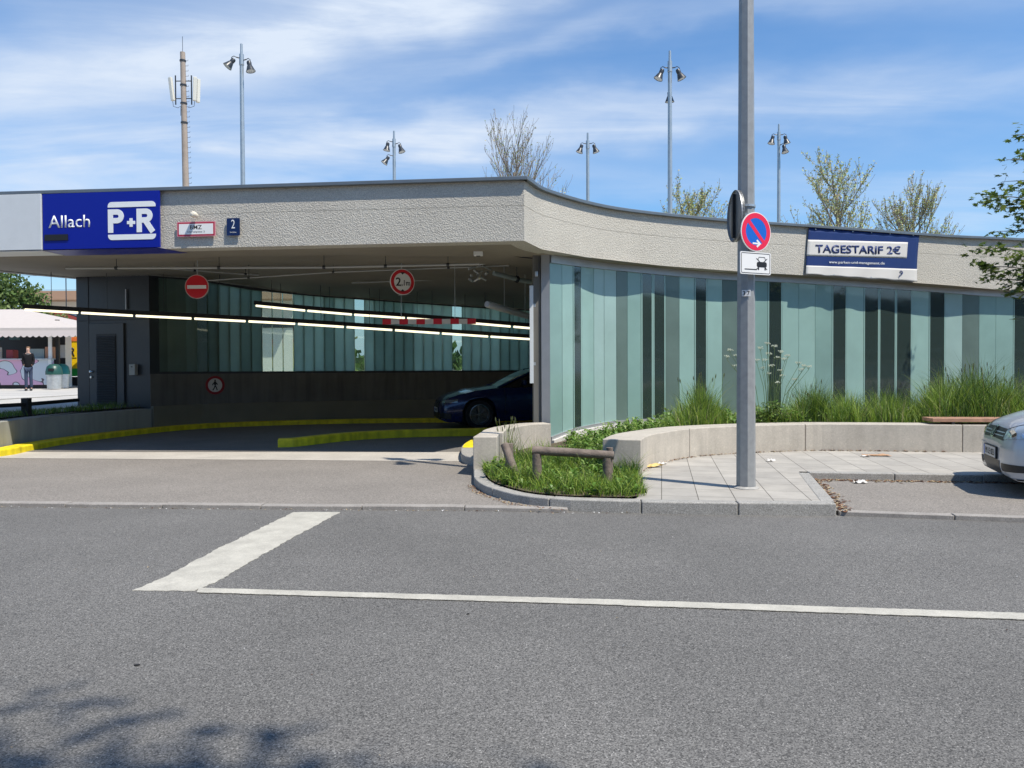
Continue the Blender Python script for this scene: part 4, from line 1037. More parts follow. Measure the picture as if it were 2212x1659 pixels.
MB().box((0, -.0215, 0), (.10, .001, r_)).build('face_bar', M_white, bs_)
mb = MB(); zc = p.z-KZ
for dz in (-.0, .10): mb.lathe([(pole_r(zc)+.001, zc+dz-.012), (pole_r(zc)+.010, zc+dz-.012), (pole_r(zc)+.010, zc+dz+.012), (pole_r(zc)+.001, zc+dz+.012)], Matrix(), 16)
mb.build('clamp_band', M_metal, sl_)
mb = MB(); zc2 = ns.location.z-KZ
mb.tube([Vector((SLx-.05, SLy, p.z)), p + Vector((.02, 0, 0))], .012, 6); q_ = mb.build('arm', M_metal, None); q_.parent = bs_; q_.matrix_parent_inverse = (Matrix.Translation(bs_.location) @ Matrix.Rotation(R(90), 4, 'Z')).inverted()
# number sticker
st = P(1617, 635, SLy); zst = st.z
st_o = thing('pole_number', 'small white sticker reading 37 on the lamp pole', 'sticker', (SLx, SLy, zst), R(-16))
rr_ = pole_r(zst-KZ)
for k, ch in enumerate('37'):
    xx = (-.5+k)*.046; MB().box((xx, -rr_-.006, 0), (.044, .003, .066)).build('sticker_plate', M_white, st_o)
    text(ch, .027, .047, M_black, st_o, 'lettering', (xx, -rr_-.008, 0), .001, bold=.02)

# ------------------------------------------------------------ floodlight masts beyond the roof
def mast(px, ptop, Y, heads, label, roof_py):
    top = P(px, ptop, Y); pole_px = px + (6 if px < 800 else 1)
    x = P(pole_px, roof_py, Y).x; x = top.x
    t = thing('floodlight_mast', label, 'light mast', (top.x, Y, 0), 0, 'floodlight masts behind the garage')
    h = top.z
    mb = MB(); mb.tube([(0,0,.2),(0,0,h-.62),(0,0,h-.61),(0,0,h-.30),(0,0,h-.29),(0,0,h)], [.085,.058,.072,.066,.04,.035], 10); mb.build('pole', mat('mast_steel', (.42,.46,.47), .4, metal=.6, var=.08), t, smooth=40)
    for (az, dz, tilt) in heads: floodlight(t, (0, 0, h-dz), R(az), tilt, .92)
    return t
mast(521.5, 95, 22.5, [(200,.42,38),(-12,.48,12)], 'tall mast with two lamp heads just right of the antenna mast', 405)
mast(851, 283, 29.5, [(-170,.42,10),(-15,.50,20),(195,.95,35)], 'distant mast with three lamp heads at the left centre of the roofline', 397)
mast(1269.5, 287, 29.5, [(182,.42,20),(-2,.42,20)], 'distant mast with two lamp heads above the curved corner', 438)
mast(1447, 110, 22.5, [(183,.50,25),(-3,.50,25),(80,1.05,5)], 'tallest mast in view with three lamp heads left of the street lamp', 465)
mast(1682.5, 268, 29.5, [(184,.42,15),(-4,.42,15),(-60,.82,15)], 'distant mast with three lamp heads right of the street lamp', 482)

# antenna mast
Y = 32.0; top = P(394.5, 113, Y); 
am = thing('antenna_mast', 'brown concrete antenna mast with climbing rungs and white panel antennas', 'antenna mast', (top.x, Y, 0)); h = top.z
M_mast = mat('mast_concrete', (.34,.28,.23), .85, var=.12, vs=4)
pxm = F/Y
mb = MB(); mb.tube([(.17,0,.3),(.0,0,h)], [.175,.10], 14); mb.build('shaft', M_mast, am, smooth=40)
mb = MB()
for zz in (h-.35, h-1.35, h-2.1, h-2.9): mb.tube([(.0+.17*(h-zz)/h,0,zz-.03),(.0+.17*(h-zz)/h,0,zz+.03)], .125+.03*(h-zz)/6, 14)
mb.build('clamp_band', M_dark, am)
MB().tube([(0,0,h),(0,0,h+.65)], .010, 5).build('rod', M_dark, am)
mb = MB(); zz = h-.35
while zz > 3: 
    x = .17*(h-zz)/h; r0 = .10+.075*(h-zz)/h; mb.tube([(x+r0*.6,0,zz),(x+r0+.11,0,zz),(x+r0+.11,0,zz+.05)], .008, 4); zz -= .21
mb.build('rung', M_dark, am, kind='stuff')
for s2 in (-1, 1):
    xo = .33*s2+.02; mb = MB()
    for dz in (1.18, 1.90): mb.tube([(0,0,h-dz),(xo,0,h-dz)], .02, 6)
    mb.tube([(xo,0,h-.95),(xo,0,h-2.15)], .028, 6); mb.build('bracket', M_dark, am)
    m_ = mat('antenna_cream', (.62,.60,.52), .4)
    ant = MB(); ant.box((xo+.15*s2, -.03, h-1.52), (.15, .12, .98), ry=R(-8 if s2 < 0 else 2), rz=R(20*s2)); ant.build('panel_antenna', m_, am, bevel=.02)
    if s2 > 0: ant = MB(); ant.box((xo+.20, .18, h-1.52), (.14, .12, .98), ry=R(2), rz=R(50)); ant.build('panel_antenna', m_, am, bevel=.02)
    MB().tube([(xo+.12*s2,0,h-2.02),(xo+.1*s2,0,h-2.22),(xo-.1*s2,0,h-2.28),(.10*s2,0,h-2.2),(.11*s2,0,h-2.6)], .010, 5).build('cable', M_black, am)

# ------------------------------------------------------------ plaza on the left and behind
def plz(x, y): return .555 + .0108*(max(0, y-16))
wo_ = [(p.x, p.y) for p in offset2(ko, .54)]
M_plaza = mat('plaza_paving', (.45,.43,.39), .85, var=.12, vs=.6, speck=.08, ss=30)
mb = MB()
pp = [(-60, 9.5)] + [(x, y) for x, y in wo_] + [(-9.0, 21.5), (-5, 23.5), (14, 25.5), (60, 28)]
top_y = 120; strips = pp
vs = []; fs = []
for x, y in pp:
    for Yk in (y, max(y, 30), 60, 120): vs.append((x, Yk, plz(x, Yk)))
for i in range(len(pp)-1):
    for k in range(3): a = i*4+k; fs.append((a, a+4, a+5, a+1))
mb.add(vs, fs); mb.build('plaza', M_plaza, kind='structure')
# bed of grass soil behind the retaining wall
bo = offset2(ko, .56); bo2 = offset2(ko, 2.0)
mb = MB(); vs = []; 
for a, b in zip(bo, bo2): vs += [(a.x, a.y, .60), (b.x, b.y, plz(b.x, b.y)+.012)]
mb.add(vs, [(2*i, 2*i+2, 2*i+3, 2*i+1) for i in range(len(bo)-1)]); mb.build('verge_soil', M_soil, kind='structure')
# kerb line in the plaza
ka = G(-200, 881, .60); 
mb = MB(); q1 = G(-150,873,.62); q2 = G(163,852,.70); d = Vector((q2.x-q1.x, q2.y-q1.y)).normalized(); nn_ = Vector((-d.y, d.x))
q1 = Vector((q1.x, q1.y))-d*8; q2 = Vector((q2.x, q2.y))+d*2
mb.strip([q1, q2], [q1+nn_*.15, q2+nn_*.15], .45, [plz(0, q1.y)+.03, plz(0, q2.y)+.03]); mb.build('kerb', M_granite, kind='structure')

# low black rail
f0 = G(-220, 889, .80); f1 = G(0, 878.5, .80); f2 = G(57, 873.5, .80); f3 = G(168, 864, .80)
fn = thing('knee_rail', 'low black metal rail on a square post at the edge of the plaza', 'rail', (f2.x, f2.y, .57))
mb = MB(); o0 = Vector(fn.location)
for a, b in ((f0, f2), (f2, f3)):
    A = a-o0; B = b-o0; mb.tube([A, B], .05, 4, twist=R(45))
mb.build('rail', M_black, fn)
MB().box((0, 0, .17), (.13, .13, .36)).build('post', M_black, fn, bevel=.005)
MB().box((f0.x-o0.x, f0.y-o0.y, .17), (.13, .13, .36)).build('post', M_black, fn, bevel=.005)

# ------------------------------------------------------------ kiosk, trailer, bins, person
def X_(px, Y): return (px-1106)*Y/F
KY = 32.3; gz = plz(0, KY)
kx0, kx1 = X_(-75, KY), X_(116, KY)
ki = thing('snack_kiosk', 'snack kiosk with pink and grey counter under a cream scalloped awning', 'kiosk', (kx1, KY, gz))
KW = kx1-kx0; ct = ZH(60, 776.8, kx1, KY)-gz; cb_ = .16
m = bpy.data.materials.new('counter_mural'); m.use_nodes = True; t = m.node_tree; b = t.nodes['Principled BSDF']; L = t.links.new; n = t.nodes.new
tcx = n('ShaderNodeTexCoord'); nz = n('ShaderNodeTexNoise'); nz.inputs['Scale'].default_value = 1.05; nz.inputs['Detail'].default_value = 0.6; nz.inputs['Distortion'].default_value = 1.2
L(tcx.outputs['Object'], nz.inputs[0]); cr = n('ShaderNodeValToRGB'); cr.color_ramp.interpolation = 'CONSTANT'; L(nz.outputs[0], cr.inputs[0])
e = cr.color_ramp.elements; e[0].position = 0; e[0].color = (.56,.62,.66,1); e[1].position = .50; e[1].color = (.10,.08,.10,1)
for p_, c_ in ((.517, (.66,.40,.56,1)), (.72, (.35,.03,.06,1)), (.74, (.60,.42,.20,1))): q = e.new(p_); q.color = c_
L(cr.outputs[0], b.inputs['Base Color']); b.inputs['Roughness'].default_value = .5
MB().box((-KW/2, 0, (ct+cb_)/2), (KW, .08, ct-cb_)).build('counter', m, ki)
MB().box((-KW/2, .1, cb_/2), (KW, .05, cb_)).build('plinth', M_black, ki)
MB().box((-KW/2, .05, ct+.02), (KW+.1, .5, .04)).build('worktop', M_metal, ki)
M_aw = mat('awning_cream', (.50,.45,.41), .7, var=.04)
ez = ZH(80, 709, X_(80, 31.4), 31.4)-gz; rz_ = ZH(0, 668.5, 0, 34.0)-gz
ex0, ex1 = X_(-110, 31.4)-kx1, X_(178, 31.4)-kx1; rx1 = X_(52, 34.0)-kx1; ey = 31.4-KY; ry = 34.0-KY
def topm(mb, z0):
    mb.add([(ex0, ey, ez+z0), (ex1, ey, ez+z0), (rx1, ry, rz_+z0), (ex0, ry, rz_+z0), (ex1, 36.6-KY, ez+z0)], [(0, 1, 2, 3), (1, 4, 2)])
mb = MB(); topm(mb, 0); topm(mb, -.03); mb.strip([Vector((ex0, ey-.01)), Vector((ex1, ey-.01))], [Vector((ex0, ey+.05)), Vector((ex1, ey+.05))], ez-.10, ez+.02)
aw = mb.build('awning', M_aw, ki)
nsc = int((ex1-ex0)/.24); mb = MB(); vs = []
for k in range(nsc*8+1):
    x = ex0 + (ex1-ex0)*k/(nsc*8); zb = ez-.30 - .07*abs(math.sin(math.pi*k/8)); vs += [(x, ey-.02, ez-.09), (x, ey-.02, zb)]
mb.add(vs, [(2*i, 2*i+1, 2*i+3, 2*i+2) for i in range(nsc*8)]); v_ = mb.build('valance', mat('valance_stripe', (.62,.54,.50), .75), aw); sd_ = v_.modifiers.new('s', 'SOLIDIFY'); sd_.thickness = .01
for px in (111, -60): MB().box((X_(px, KY)-kx1, -.05, (ez)/2+.4), (.11, .1, ez-.8)).build('post', M_white, ki)
bwx = X_(118, KY+2.6)-kx1; MB().box(((bwx-KW-2)/2, 2.6, 1.5), (bwx+KW+2, .1, 3.0)).build('back_wall', M_black, ki); MB().box((-KW/2-.9, 1.3, 2.72), (KW-1.2, 2.5, .08)).build('ceiling', M_black, ki)
MB().box((.10, .15, 1.45), (.14, .1, 2.9)).build('side_wall', M_black, ki)
M_app = mat('appliance', (.33,.36,.37), .4, metal=.3)
for a, w_, h_, c in ((-3.4,.6,.45,M_app),(-2.6,.22,.5,M_white),(-1.95,.3,.38,mat('menu_red',(.32,.04,.05),.5)),(-.85,.7,.42,mat('chiller_glass',(.30,.36,.36),.2)),(-.28,.35,.5,mat('crate_orange',(.5,.24,.14),.5))):
    MB().box((a, .35, ct+.04+h_/2), (w_, .35, h_)).build('appliance', c, ki, bevel=.015)
for a in (-3.5, -2.9, -2.2): MB().box((a, .9, ct+1.0), (.28, .3, .26)).build('appliance', mat('box_teal', (.05,.12,.14), .5), ki)
# striped stall and yellow trailer
t_ = thing('striped_stall', 'white stall side with black bands between kiosk and yellow trailer', 'stall', (X_(130,34.5), 34.5, plz(0,34.5)))
zt = ZH(130, 722, 0, 34.5)-t_.location.z; w_ = X_(139,34.5)-X_(118,34.5)
MB().box((0, .3, zt/2), (w_, .5, zt)).build('wall', M_white, t_)
for z0, z1 in ((.80,1.0),(.40,.55)): MB().box((-.0, .03, zt*(z0+z1)/2), (w_+.01, .05, zt*(z1-z0))).build('black_band', M_black, t_)
MB().box((-w_/2+.03, .02, zt/2), (.10, .08, zt)).build('post', M_black, t_)
TY = 36.0; t_ = thing('yellow_trailer', 'yellow trailer with orange top and green bottom bands lettered R', 'trailer', (X_(141,TY), TY, plz(0,TY)))
g_ = t_.location.z; z0 = ZH(150,813,0,TY)-g_; z1 = ZH(150,727.5,0,TY)-g_; tw = 4.2
MB().box((tw/2, .9, (z0+z1)/2), (tw, 1.8, z1-z0)).build('body', mat('trailer_yellow', (.86,.56,.01), .4), t_, bevel=.02)
MB().box((tw/2, -.012, z1-.11), (tw, .025, .2)).build('top_band', mat('trailer_orange', (.80,.20,.05), .4), t_)
MB().box((tw/2, -.012, z0+.19), (tw, .025, .36)).build('bottom_band', mat('trailer_green', (.02,.35,.06), .4), t_)
text('R', .26, .40, M_black, t_, 'lettering', (.33, -.008, (z0+z1)/2+.22), .01, bold=.03, shear=.25)
MB().box((.40, -.012, (z0+z1)/2-.06), (.30, .01, .02)).build('underline', M_black, t_)
for x in (.9, 3.2): MB().lathe([(0,0),(.26,0),(.26,.2),(0,.2)], Matrix.Translation((x, .25, .26)) @ Matrix.Rotation(R(90), 4, 'X'), 14).build('wheel', M_rubber, t_)
MB().box((tw/2, .5, z0/2), (tw-.3, 1.2, z0*.9)).build('chassis', M_black, t_)
def litter_bin(px, pyb, Y, label, lidm, s=1.0):
    p = P(px, pyb, Y); t = thing('litter_bin', label, 'litter bin', (p.x, Y, plz(0, Y)), 0, 'bins beside the kiosk')
    mb = MB(); mb.lathe([(0,.03),(.25*s,.03),(.29*s,.62*s),(0,.62*s)], Matrix(), 18); mb.build('drum', M_metal, t, smooth=40)
    mb = MB(); mb.lathe([(.31*s,.60*s),(.31*s,.72*s),(.26*s,.92*s),(.15*s,1.02*s),(0,1.04*s)], Matrix(), 18); mb.build('lid', lidm, t, smooth=40)
    mb = MB(); mb.box((.05, -.27*s, .80*s), (.2*s, .1, .1*s)); mb.build('opening', M_black, t)
M_teal = mat('bin_teal', (.012,.16,.13), .4)
litter_bin(117, 830, 31.2, 'dark green lidded steel bin nearest the kiosk counter', mat('bin_dark', (.015,.07,.055), .4))
litter_bin(134, 830, 32.4, 'teal lidded steel bin on the trailer side of the kiosk', M_teal)

def skinmesh(name, verts, edges, radii, m, parent, sub=2):
    me = bpy.data.meshes.new(name); bm = bmesh.new(); ly = bm.verts.layers.skin.verify(); vv = [bm.verts.new(v) for v in verts]
    for a, b in edges: bm.edges.new((vv[a], vv[b]))
    for v, r in zip(vv, radii): v[ly].radius = r if hasattr(r, '__len__') else (r, r)
    vv[0][ly].use_root = True
    bm.to_mesh(me); bm.free(); o = bpy.data.objects.new(name, me); COL.objects.link(o)
    s = o.modifiers.new('k', 'SKIN'); s.use_smooth_shade = True; q = o.modifiers.new('u', 'SUBSURF'); q.levels = q.render_levels = sub
    dg = bpy.context.evaluated_depsgraph_get(); m2 = bpy.data.meshes.new_from_object(o.evaluated_get(dg)); bpy.data.objects.remove(o)
    m2.materials.clear(); m2.materials.append(m); m2.name = name; m2.shade_smooth()
    o = bpy.data.objects.new(name, m2); COL.objects.link(o); o.parent = parent; return o
PY = 29.7; pf = P(62, 842.5, PY); 
pe = thing('person', 'person in grey hood, black jacket and blue jeans standing at the kiosk', 'person', (pf.x, PY, plz(0, PY)), R(25))
M_skin = mat('skin', (.50,.30,.22), .55); M_jk = mat('jacket_black', (.008,.008,.010), .9, spec=.2); M_jean = mat('jeans', (.03,.045,.085), .85, var=.2, vs=10)
M_hood = mat('hood_grey', (.09,.088,.09), .9); M_hair = mat('hair_brown', (.16,.085,.04), .7); M_shoe = mat('shoe', (.03,.03,.03), .6)
V = [(0,0,.96),(0,.0,1.15),(0,-.01,1.38),(0,-.01,1.50),(0,-.02,1.60),(0,-.03,1.70),(-.17,0,1.40),(-.215,.03,1.16),(-.165,-.12,1.0),(.17,0,1.40),(.215,.03,1.16),(.165,-.12,1.0),(-.09,0,.90),(-.10,-.01,.50),(-.10,.02,.09),(-.10,-.12,.04),(.09,0,.90),(.10,.02,.50),(.11,.05,.09),(.12,-.09,.04)]
E = [(0,1),(1,2),(2,3),(3,4),(4,5),(2,6),(6,7),(7,8),(2,9),(9,10),(10,11),(0,12),(12,13),(13,14),(14,15),(0,16),(16,17),(17,18),(18,19)]
RR = [(.13,.10),(.13,.10),(.14,.10),.055,.085,.075,.06,.042,.032,.06,.042,.032,.085,.055,.036,.036,.085,.055,.036,.036]
skinmesh('body', V, E, RR, M_skin, pe)
skinmesh('jacket', [(0,0,.86),(0,0,1.02),(0,-.0,1.22),(0,-.01,1.40),(-.17,0,1.42),(-.225,.03,1.16),(-.17,-.12,1.0),(.17,0,1.42),(.225,.03,1.16),(.17,-.12,1.0)], [(0,1),(1,2),(2,3),(3,4),(4,5),(5,6),(3,7),(7,8),(8,9)],
         [(.19,.14),(.19,.145),(.185,.14),(.17,.125),.085,.068,.055,.085,.068,.055], M_jk, pe)
skinmesh('trousers', [(0,0,.92),(-.09,0,.86),(-.10,-.01,.50),(-.10,.02,.11),(.09,0,.86),(.10,.02,.50),(.11,.05,.11)], [(0,1),(1,2),(2,3),(0,4),(4,5),(5,6)], [(.15,.12),.105,.080,.075,.105,.080,.075], M_jean, pe)
skinmesh('hood', [(0,.03,1.36),(0,.02,1.46),(0,.0,1.53)], [(0,1),(1,2)], [(.16,.12),(.13,.12),(.085,.085)], M_hood, pe)
skinmesh('hair', [(0,.03,1.60),(0,.02,1.68),(0,-.0,1.75)], [(0,1),(1,2)], [(.085,.08),(.10,.10),(.085,.09)], M_hair, pe)
mb = MB()
for s2, yy in ((-1,0),(1,.03)): mb.box((.10*s2, yy-.05, .045), (.10, .28, .09))
mb.build('shoes', M_shoe, pe, bevel=.03)
mb = MB(); mb.box((0, -.125, 1.62), (.03,.04,.04)); mb.build('nose', M_skin, pe, bevel=.01)

pe.scale = (.80, .85, .98)
# far buildings beyond the plaza
BY = 90.0
t_ = thing('station_building', 'distant cream building with brown overhanging roof edge beyond the plaza', 'building', (X_(85,BY), BY, plz(0,60)))
g_ = t_.location.z; zt = ZH(130, 633, 0, BY)-g_; bw = 30
MB().box((bw/2, 5, (zt-1)/2), (bw, 10, zt-1)).build('wall', mat('cream_wall', (.60,.57,.50), .8), t_)
MB().box((bw/2-.5, 4, zt-.5), (bw+2, 13, 1.0)).build('roof', mat('brown_roof', (.36,.22,.14), .7), t_)
mb = MB(); mb.box((bw/2, -.05, zt*.62), (bw, .1, 1.0)); mb.build('window_band', M_dark, t_)
GY = 52.0
t_ = thing('gabled_house', 'dark gabled roof with red verge boards behind the kiosk awning', 'house', (X_(128,GY), GY, plz(0,GY)))
g_ = t_.location.z; za = ZH(120, 672, 0, GY)-g_; zb = za-2.3
mb = MB(); mb.prism([(-1.6,0),(5.6,0),(5.6,8),(-1.6,8)], 0, zb); mb.build('wall', M_white, t_)
mb = MB(); mb.plate([(-2.0, zb),(-.2, za),(6.2, zb)], 8.3, -.2); mb.build('gable', mat('gable_grey', (.30,.28,.28), .7), t_)
mb = MB()
for d0 in (0, .34): stroke(mb, [(-.2, za-d0), (6.4, zb-d0)], .22, -.2, -.5)
stroke(mb, [(-2.2, zb-.1), (-.2, za)], .22, -.2, -.5); mb.build('verge_board', mat('verge_red', (.30,.05,.04), .6), t_)
mb = MB(); mb.plate([(-2.1, zb),(-.2, za+.25),(6.5, zb),(6.2,zb-.1),(-.2,za+.05),(-1.9,zb-.1)], 8.4, -.4); mb.build('roof', M_dark, t_)
CY = 70.0; p = P(142.5, 612, CY)
t_ = thing('catenary_mast', 'thin railway wire mast with wires beyond the plaza', 'mast', (p.x, CY, 1.0))
MB().tube([(0,0,0),(0,0,p.z+1.5)], .05, 6).build('pole', M_dark, t_)
for dz in (0, 1.3): MB().tube([(-40,0,p.z-1+dz-.6),(0,0,p.z-1+dz-.6),(20,0,p.z-1+dz-.6)], .014, 4).build('wire', M_black, t_)

# ------------------------------------------------------------ cars
from mathutils.bvhtree import BVHTree
def interp(tab, x):
    if x <= tab[0][0]: return tab[0][1]
    for (a, b), (c, d) in zip(tab, tab[1:]):
        if x <= c: return b + (d-b)*(x-a)/(c-a)
    return tab[-1][1]
def make_car(name, label, cat_, spec, paint, plate_txt):
    L, Wd, wf, wr, r = spec['L'], spec['W'], spec['wf'], spec['wr'], spec['r']
    car = thing(name, label, 'car'); hw = Wd/2; h2 = L/2
    yw = [(-h2, hw*.70), (-h2+.06, hw*.84), (-h2+.25, hw*.93), (-h2+.7, hw*.985), (-.3, hw), (h2-.9, hw*.99), (h2-.5, hw*.965), (h2-.25, hw*.90), (h2-.10, hw*.79), (h2-.04, hw*.70), (h2, hw*.56)]
    zb = [(-h2, .45), (-h2+.05, .32), (-h2+.2, .24), (wr, .20), (wf, .18), (h2-.2, .17), (h2-.08, .18), (h2-.03, .22), (h2, .30)]
    zt = spec['top']
    st = set([-h2, -h2+.03, -h2+.08, -h2+.15, h2, h2-.015, h2-.03, h2-.06, h2-.10, h2-.15, h2-.2, h2-.28])
    x = -h2+.2
    while x < h2-.2: st.add(round(x, 3)); x += .09
    for c in (wf, wr):
        for k in range(-12, 13): st.add(round(c + (r+.065)*k/12, 4))
    st = sorted(st); ra = r+.06; mb = MB(); rows = []
    for x in st:
        y = interp(yw, x); z0 = interp(zb, x); z1 = interp(zt, x); zs = z0 + (z1-z0)*.80; zm = z0+(z1-z0)*.42
        a = 0
        for c in (wf, wr):
            dd = ra*ra-(x-c)**2
            if dd > 0: a = max(a, r + math.sqrt(dd))
        lo = max(z0, a); lo = min(lo, zs-.06); zmm = max(zm, lo+.02)
        prof = [(0, z0), (y*.70, z0), (y*.70, lo if a else z0+.005), (y*.955, lo), (y*.985, min(lo+.05, zmm)), (y, zmm), (y*.995, (zmm+zs)/2), (y*.965, zs), (y*.90, z1-.012*(1)), (y*.75, z1+.012), (y*.4, z1+.03), (0, z1+.036)]
        rows.append([(x, -p[0], p[1]) for p in prof] + [(x, p[0], p[1]) for p in reversed(prof[1:-1])])
    nr = len(rows[0])
    vs = [v for rr in rows for v in rr]; fs = []
    for i in range(len(rows)-1):
        for k in range(nr): fs.append((i*nr+k, i*nr+(k+1) % nr, (i+1)*nr+(k+1) % nr, (i+1)*nr+k))
    fs += [tuple(range(nr)), tuple(reversed(range((len(rows)-1)*nr, len(rows)*nr)))]
    mb.add(vs, fs); body = mb.build('body', paint, car, smooth=38)
    bvh = BVHTree.FromPolygons([Vector(v) for v in vs], fs)
    # cabin
    g = spec['cabin']      # stations: x, z_roof, half width at belt, half width at roof, belt z
    mb = MB(); rows = []
    for (x, zr, yb, yr, zbt) in g:
        prof = [(yb, zbt-.03), (yb-.01, zbt+.02), (yr+(yb-yr)*.35, zbt+(zr-zbt)*.6), (yr, zbt+(zr-zbt)*.93), (yr*.8, zr), (0, zr+.015)]
        rows.append([(x, -p[0], p[1]) for p in prof] + [(x, p[0], p[1]) for p in reversed(prof[:-1])])
    nr = len(rows[0]); vs2 = [v for rr in rows for v in rr]
    fs2 = [(i*nr+k, i*nr+k+1, (i+1)*nr+k+1, (i+1)*nr+k) for i in range(len(rows)-1) for k in range(nr-1)]
    mb.add(vs2, fs2); cab = mb.build('cabin_glass', mat('car_glass', (.012,.016,.018), .05, spec=.8, coat=1.0), car, smooth=50)
    mb = MB()
    def rp(i, k, o=.006): v = Vector(rows[i][k]); c = Vector((v.x, 0, v.z-.4)); return v + (v-c).normalized()*o
    ridx = spec['roof']
    for i in range(ridx[0], ridx[1]):
        for k in range(3, nr-4): mb.add([rp(i,k), rp(i,k+1), rp(i+1,k+1), rp(i+1,k)], [(0,1,2,3)])
    mb.build('roof', paint, car, smooth=50)
    mb = MB()
    for s2 in (0, 1):
        ks = [1,2,3] if not s2 else [nr-2, nr-3, nr-4]
        def line(idx, r_): mb.tube([rp(i, k, .0) for i, k in idx], r_, 6)
        line([(i, ks[2]) for i in range(ridx[0], ridx[1]+1)], .022)
        line([(0, ks[0]), (ridx[0], ks[2])], .028); line([(ridx[1], ks[2]), (len(rows)-1, ks[0])], .04)
        for bi in spec['pillars']: line([(bi, ks[0]), (bi, ks[1]), (bi, ks[2])], .022)
    mb.build('pillar', paint, car, smooth=60)
    # decals wrapped on the nose
    xc = h2-.85
    def wrap(nm, th0, th1, bot, top, m_, par=body, lift=.006, nx=14, nz=5):
        vv = []
        for i in range(nx+1):
            th = th0 + (th1-th0)*i/nx
            for j in range(nz+1):
                z = bot(th) + (top(th)-bot(th))*j/nz; d = Vector((math.cos(R(th)), math.sin(R(th)), 0)); o = Vector((xc, 0, z))
                hit_ = bvh.ray_cast(o, d)
                p = hit_[0] if hit_[0] is not None else o + d*.8
                vv.append(p + d*lift)
        mb = MB(); mb.add(vv, [(i*(nz+1)+j, (i+1)*(nz+1)+j, (i+1)*(nz+1)+j+1, i*(nz+1)+j+1) for i in range(nx) for j in range(nz)])
        o = mb.build(nm, m_, par, smooth=50); return o
    c_ = lambda v: (lambda th: v)
    spec['front'](wrap, c_, body)
    # plate
    hp = bvh.ray_cast(Vector((h2+1, 0, spec['pz'])), Vector((-1, 0, 0)))[0]
    MB().box((hp.x+.012, 0, spec['pz']), (.02, .53, .135)).build('plate_holder', M_black, body)
    pl = MB().box((hp.x+.024, 0, spec['pz']), (.006, .51, .112)).build('number_plate', mat('plate_white', (.55,.55,.53), .4), body)
    tx = text(plate_txt, .40, .07, M_black, pl, 'lettering'); tx.matrix_local = Matrix.Translation((hp.x+.028, .03, spec['pz'])) @ Matrix.Rotation(R(90), 4, 'Z')
    MB().box((hp.x+.0275, -.235, spec['pz']), (.002, .04, .112)).build('country_strip', M_sblue, pl)
    # wheels
    for sx_, xw in ((1, wf), (-1, wr)):
        for s2 in (-1, 1):
            yy = s2*(hw-.13)
            w = bpy.data.objects.new('wheel', None)
            M = Matrix.Translation((xw, yy, r)) @ Matrix.Rotation(R(-90*s2), 4, 'X')
            mb = MB(); mb.lathe([(r*.66,-.09),(r*.93,-.10),(r*.99,-.07),(r,0),(r*.99,.07),(r*.93,.10),(r*.66,.085)], M, 32); ty = mb.build('wheel', M_rubber, car, smooth=40)
            mb = MB(); mb.lathe([(r*.69,-.05),(r*.69,.088),(r*.64,.092),(r*.61,.07),(r*.60,-.03),(0,-.03)], M, 32)
            for k in range(spec['spokes']):
                a = 2*math.pi*k/spec['spokes']; c0 = Vector((math.cos(a)*r*.08, math.sin(a)*r*.08, .06)); 
                for da in (-.13, .13):
                    c1 = Vector((math.cos(a+da)*r*.63, math.sin(a+da)*r*.63, .070)); mb.tube([M @ c0, M @ c1], [.018, .013], 5)
            mb.lathe([(0,.08),(r*.14,.075),(r*.17,.05)], M, 16); mb.build('rim', spec['rim'], ty, smooth=40)
    mb = MB()
    for xw in (wf, wr): mb.box((xw, 0, r+.10), (ra*2+.02, Wd*.70, r*2-.02))
    mb.build('wheel_housing', M_black, car)
    for s2 in (-1, 1):
        mx_ = g[1][0]-.10; mb = MB(); mb.box((mx_, s2*(g[2][2]+.14), g[2][4]+.10), (.10, .20, .13)); mb.build('wing_mirror', paint, car, bevel=.035)
        mb = MB(); xx = g[3][0]; hy = bvh.ray_cast(Vector((xx-.45, s2*3, g[2][4]-.12)), Vector((0, -s2, 0)))[0]
        mb.box((xx-.45, hy.y+s2*.012, g[2][4]-.12), (.20, .03, .03)); mb.build('door_handle', paint, body, bevel=.01)
        mb = MB()
        for xx in spec['seams']:
            for z in [spec['seamz'][0] + (spec['seamz'][1]-spec['seamz'][0])*q/10 for q in range(10)]:
                h_ = bvh.ray_cast(Vector((xx, s2*3, z)), Vector((0, -s2, 0)))[0]
                if h_: mb.box((xx, h_.y+s2*.0005, z+(spec['seamz'][1]-spec['seamz'][0])/20), (.008, .004, (spec['seamz'][1]-spec['seamz'][0])/10))
        mb.build('door_seam', M_black, body)
    return car
def paint_mat(name, col, metal, rough=.3):
    return mat(name, col, rough, metal=metal, coat=.6, spec=.5)
M_silver = paint_mat('silver_paint', (.46,.49,.53), .35, .36); M_dblue = paint_mat('dark_blue_paint', (.005,.018,.09), .2, .25)
M_lampg = mat('headlight_glass', (.48,.53,.55), .12, metal=.35, coat=1.0); M_chrome = mat('chrome', (.8,.8,.8), .1, metal=1.0); M_plast = mat('black_plastic', (.014,.014,.015), .45)
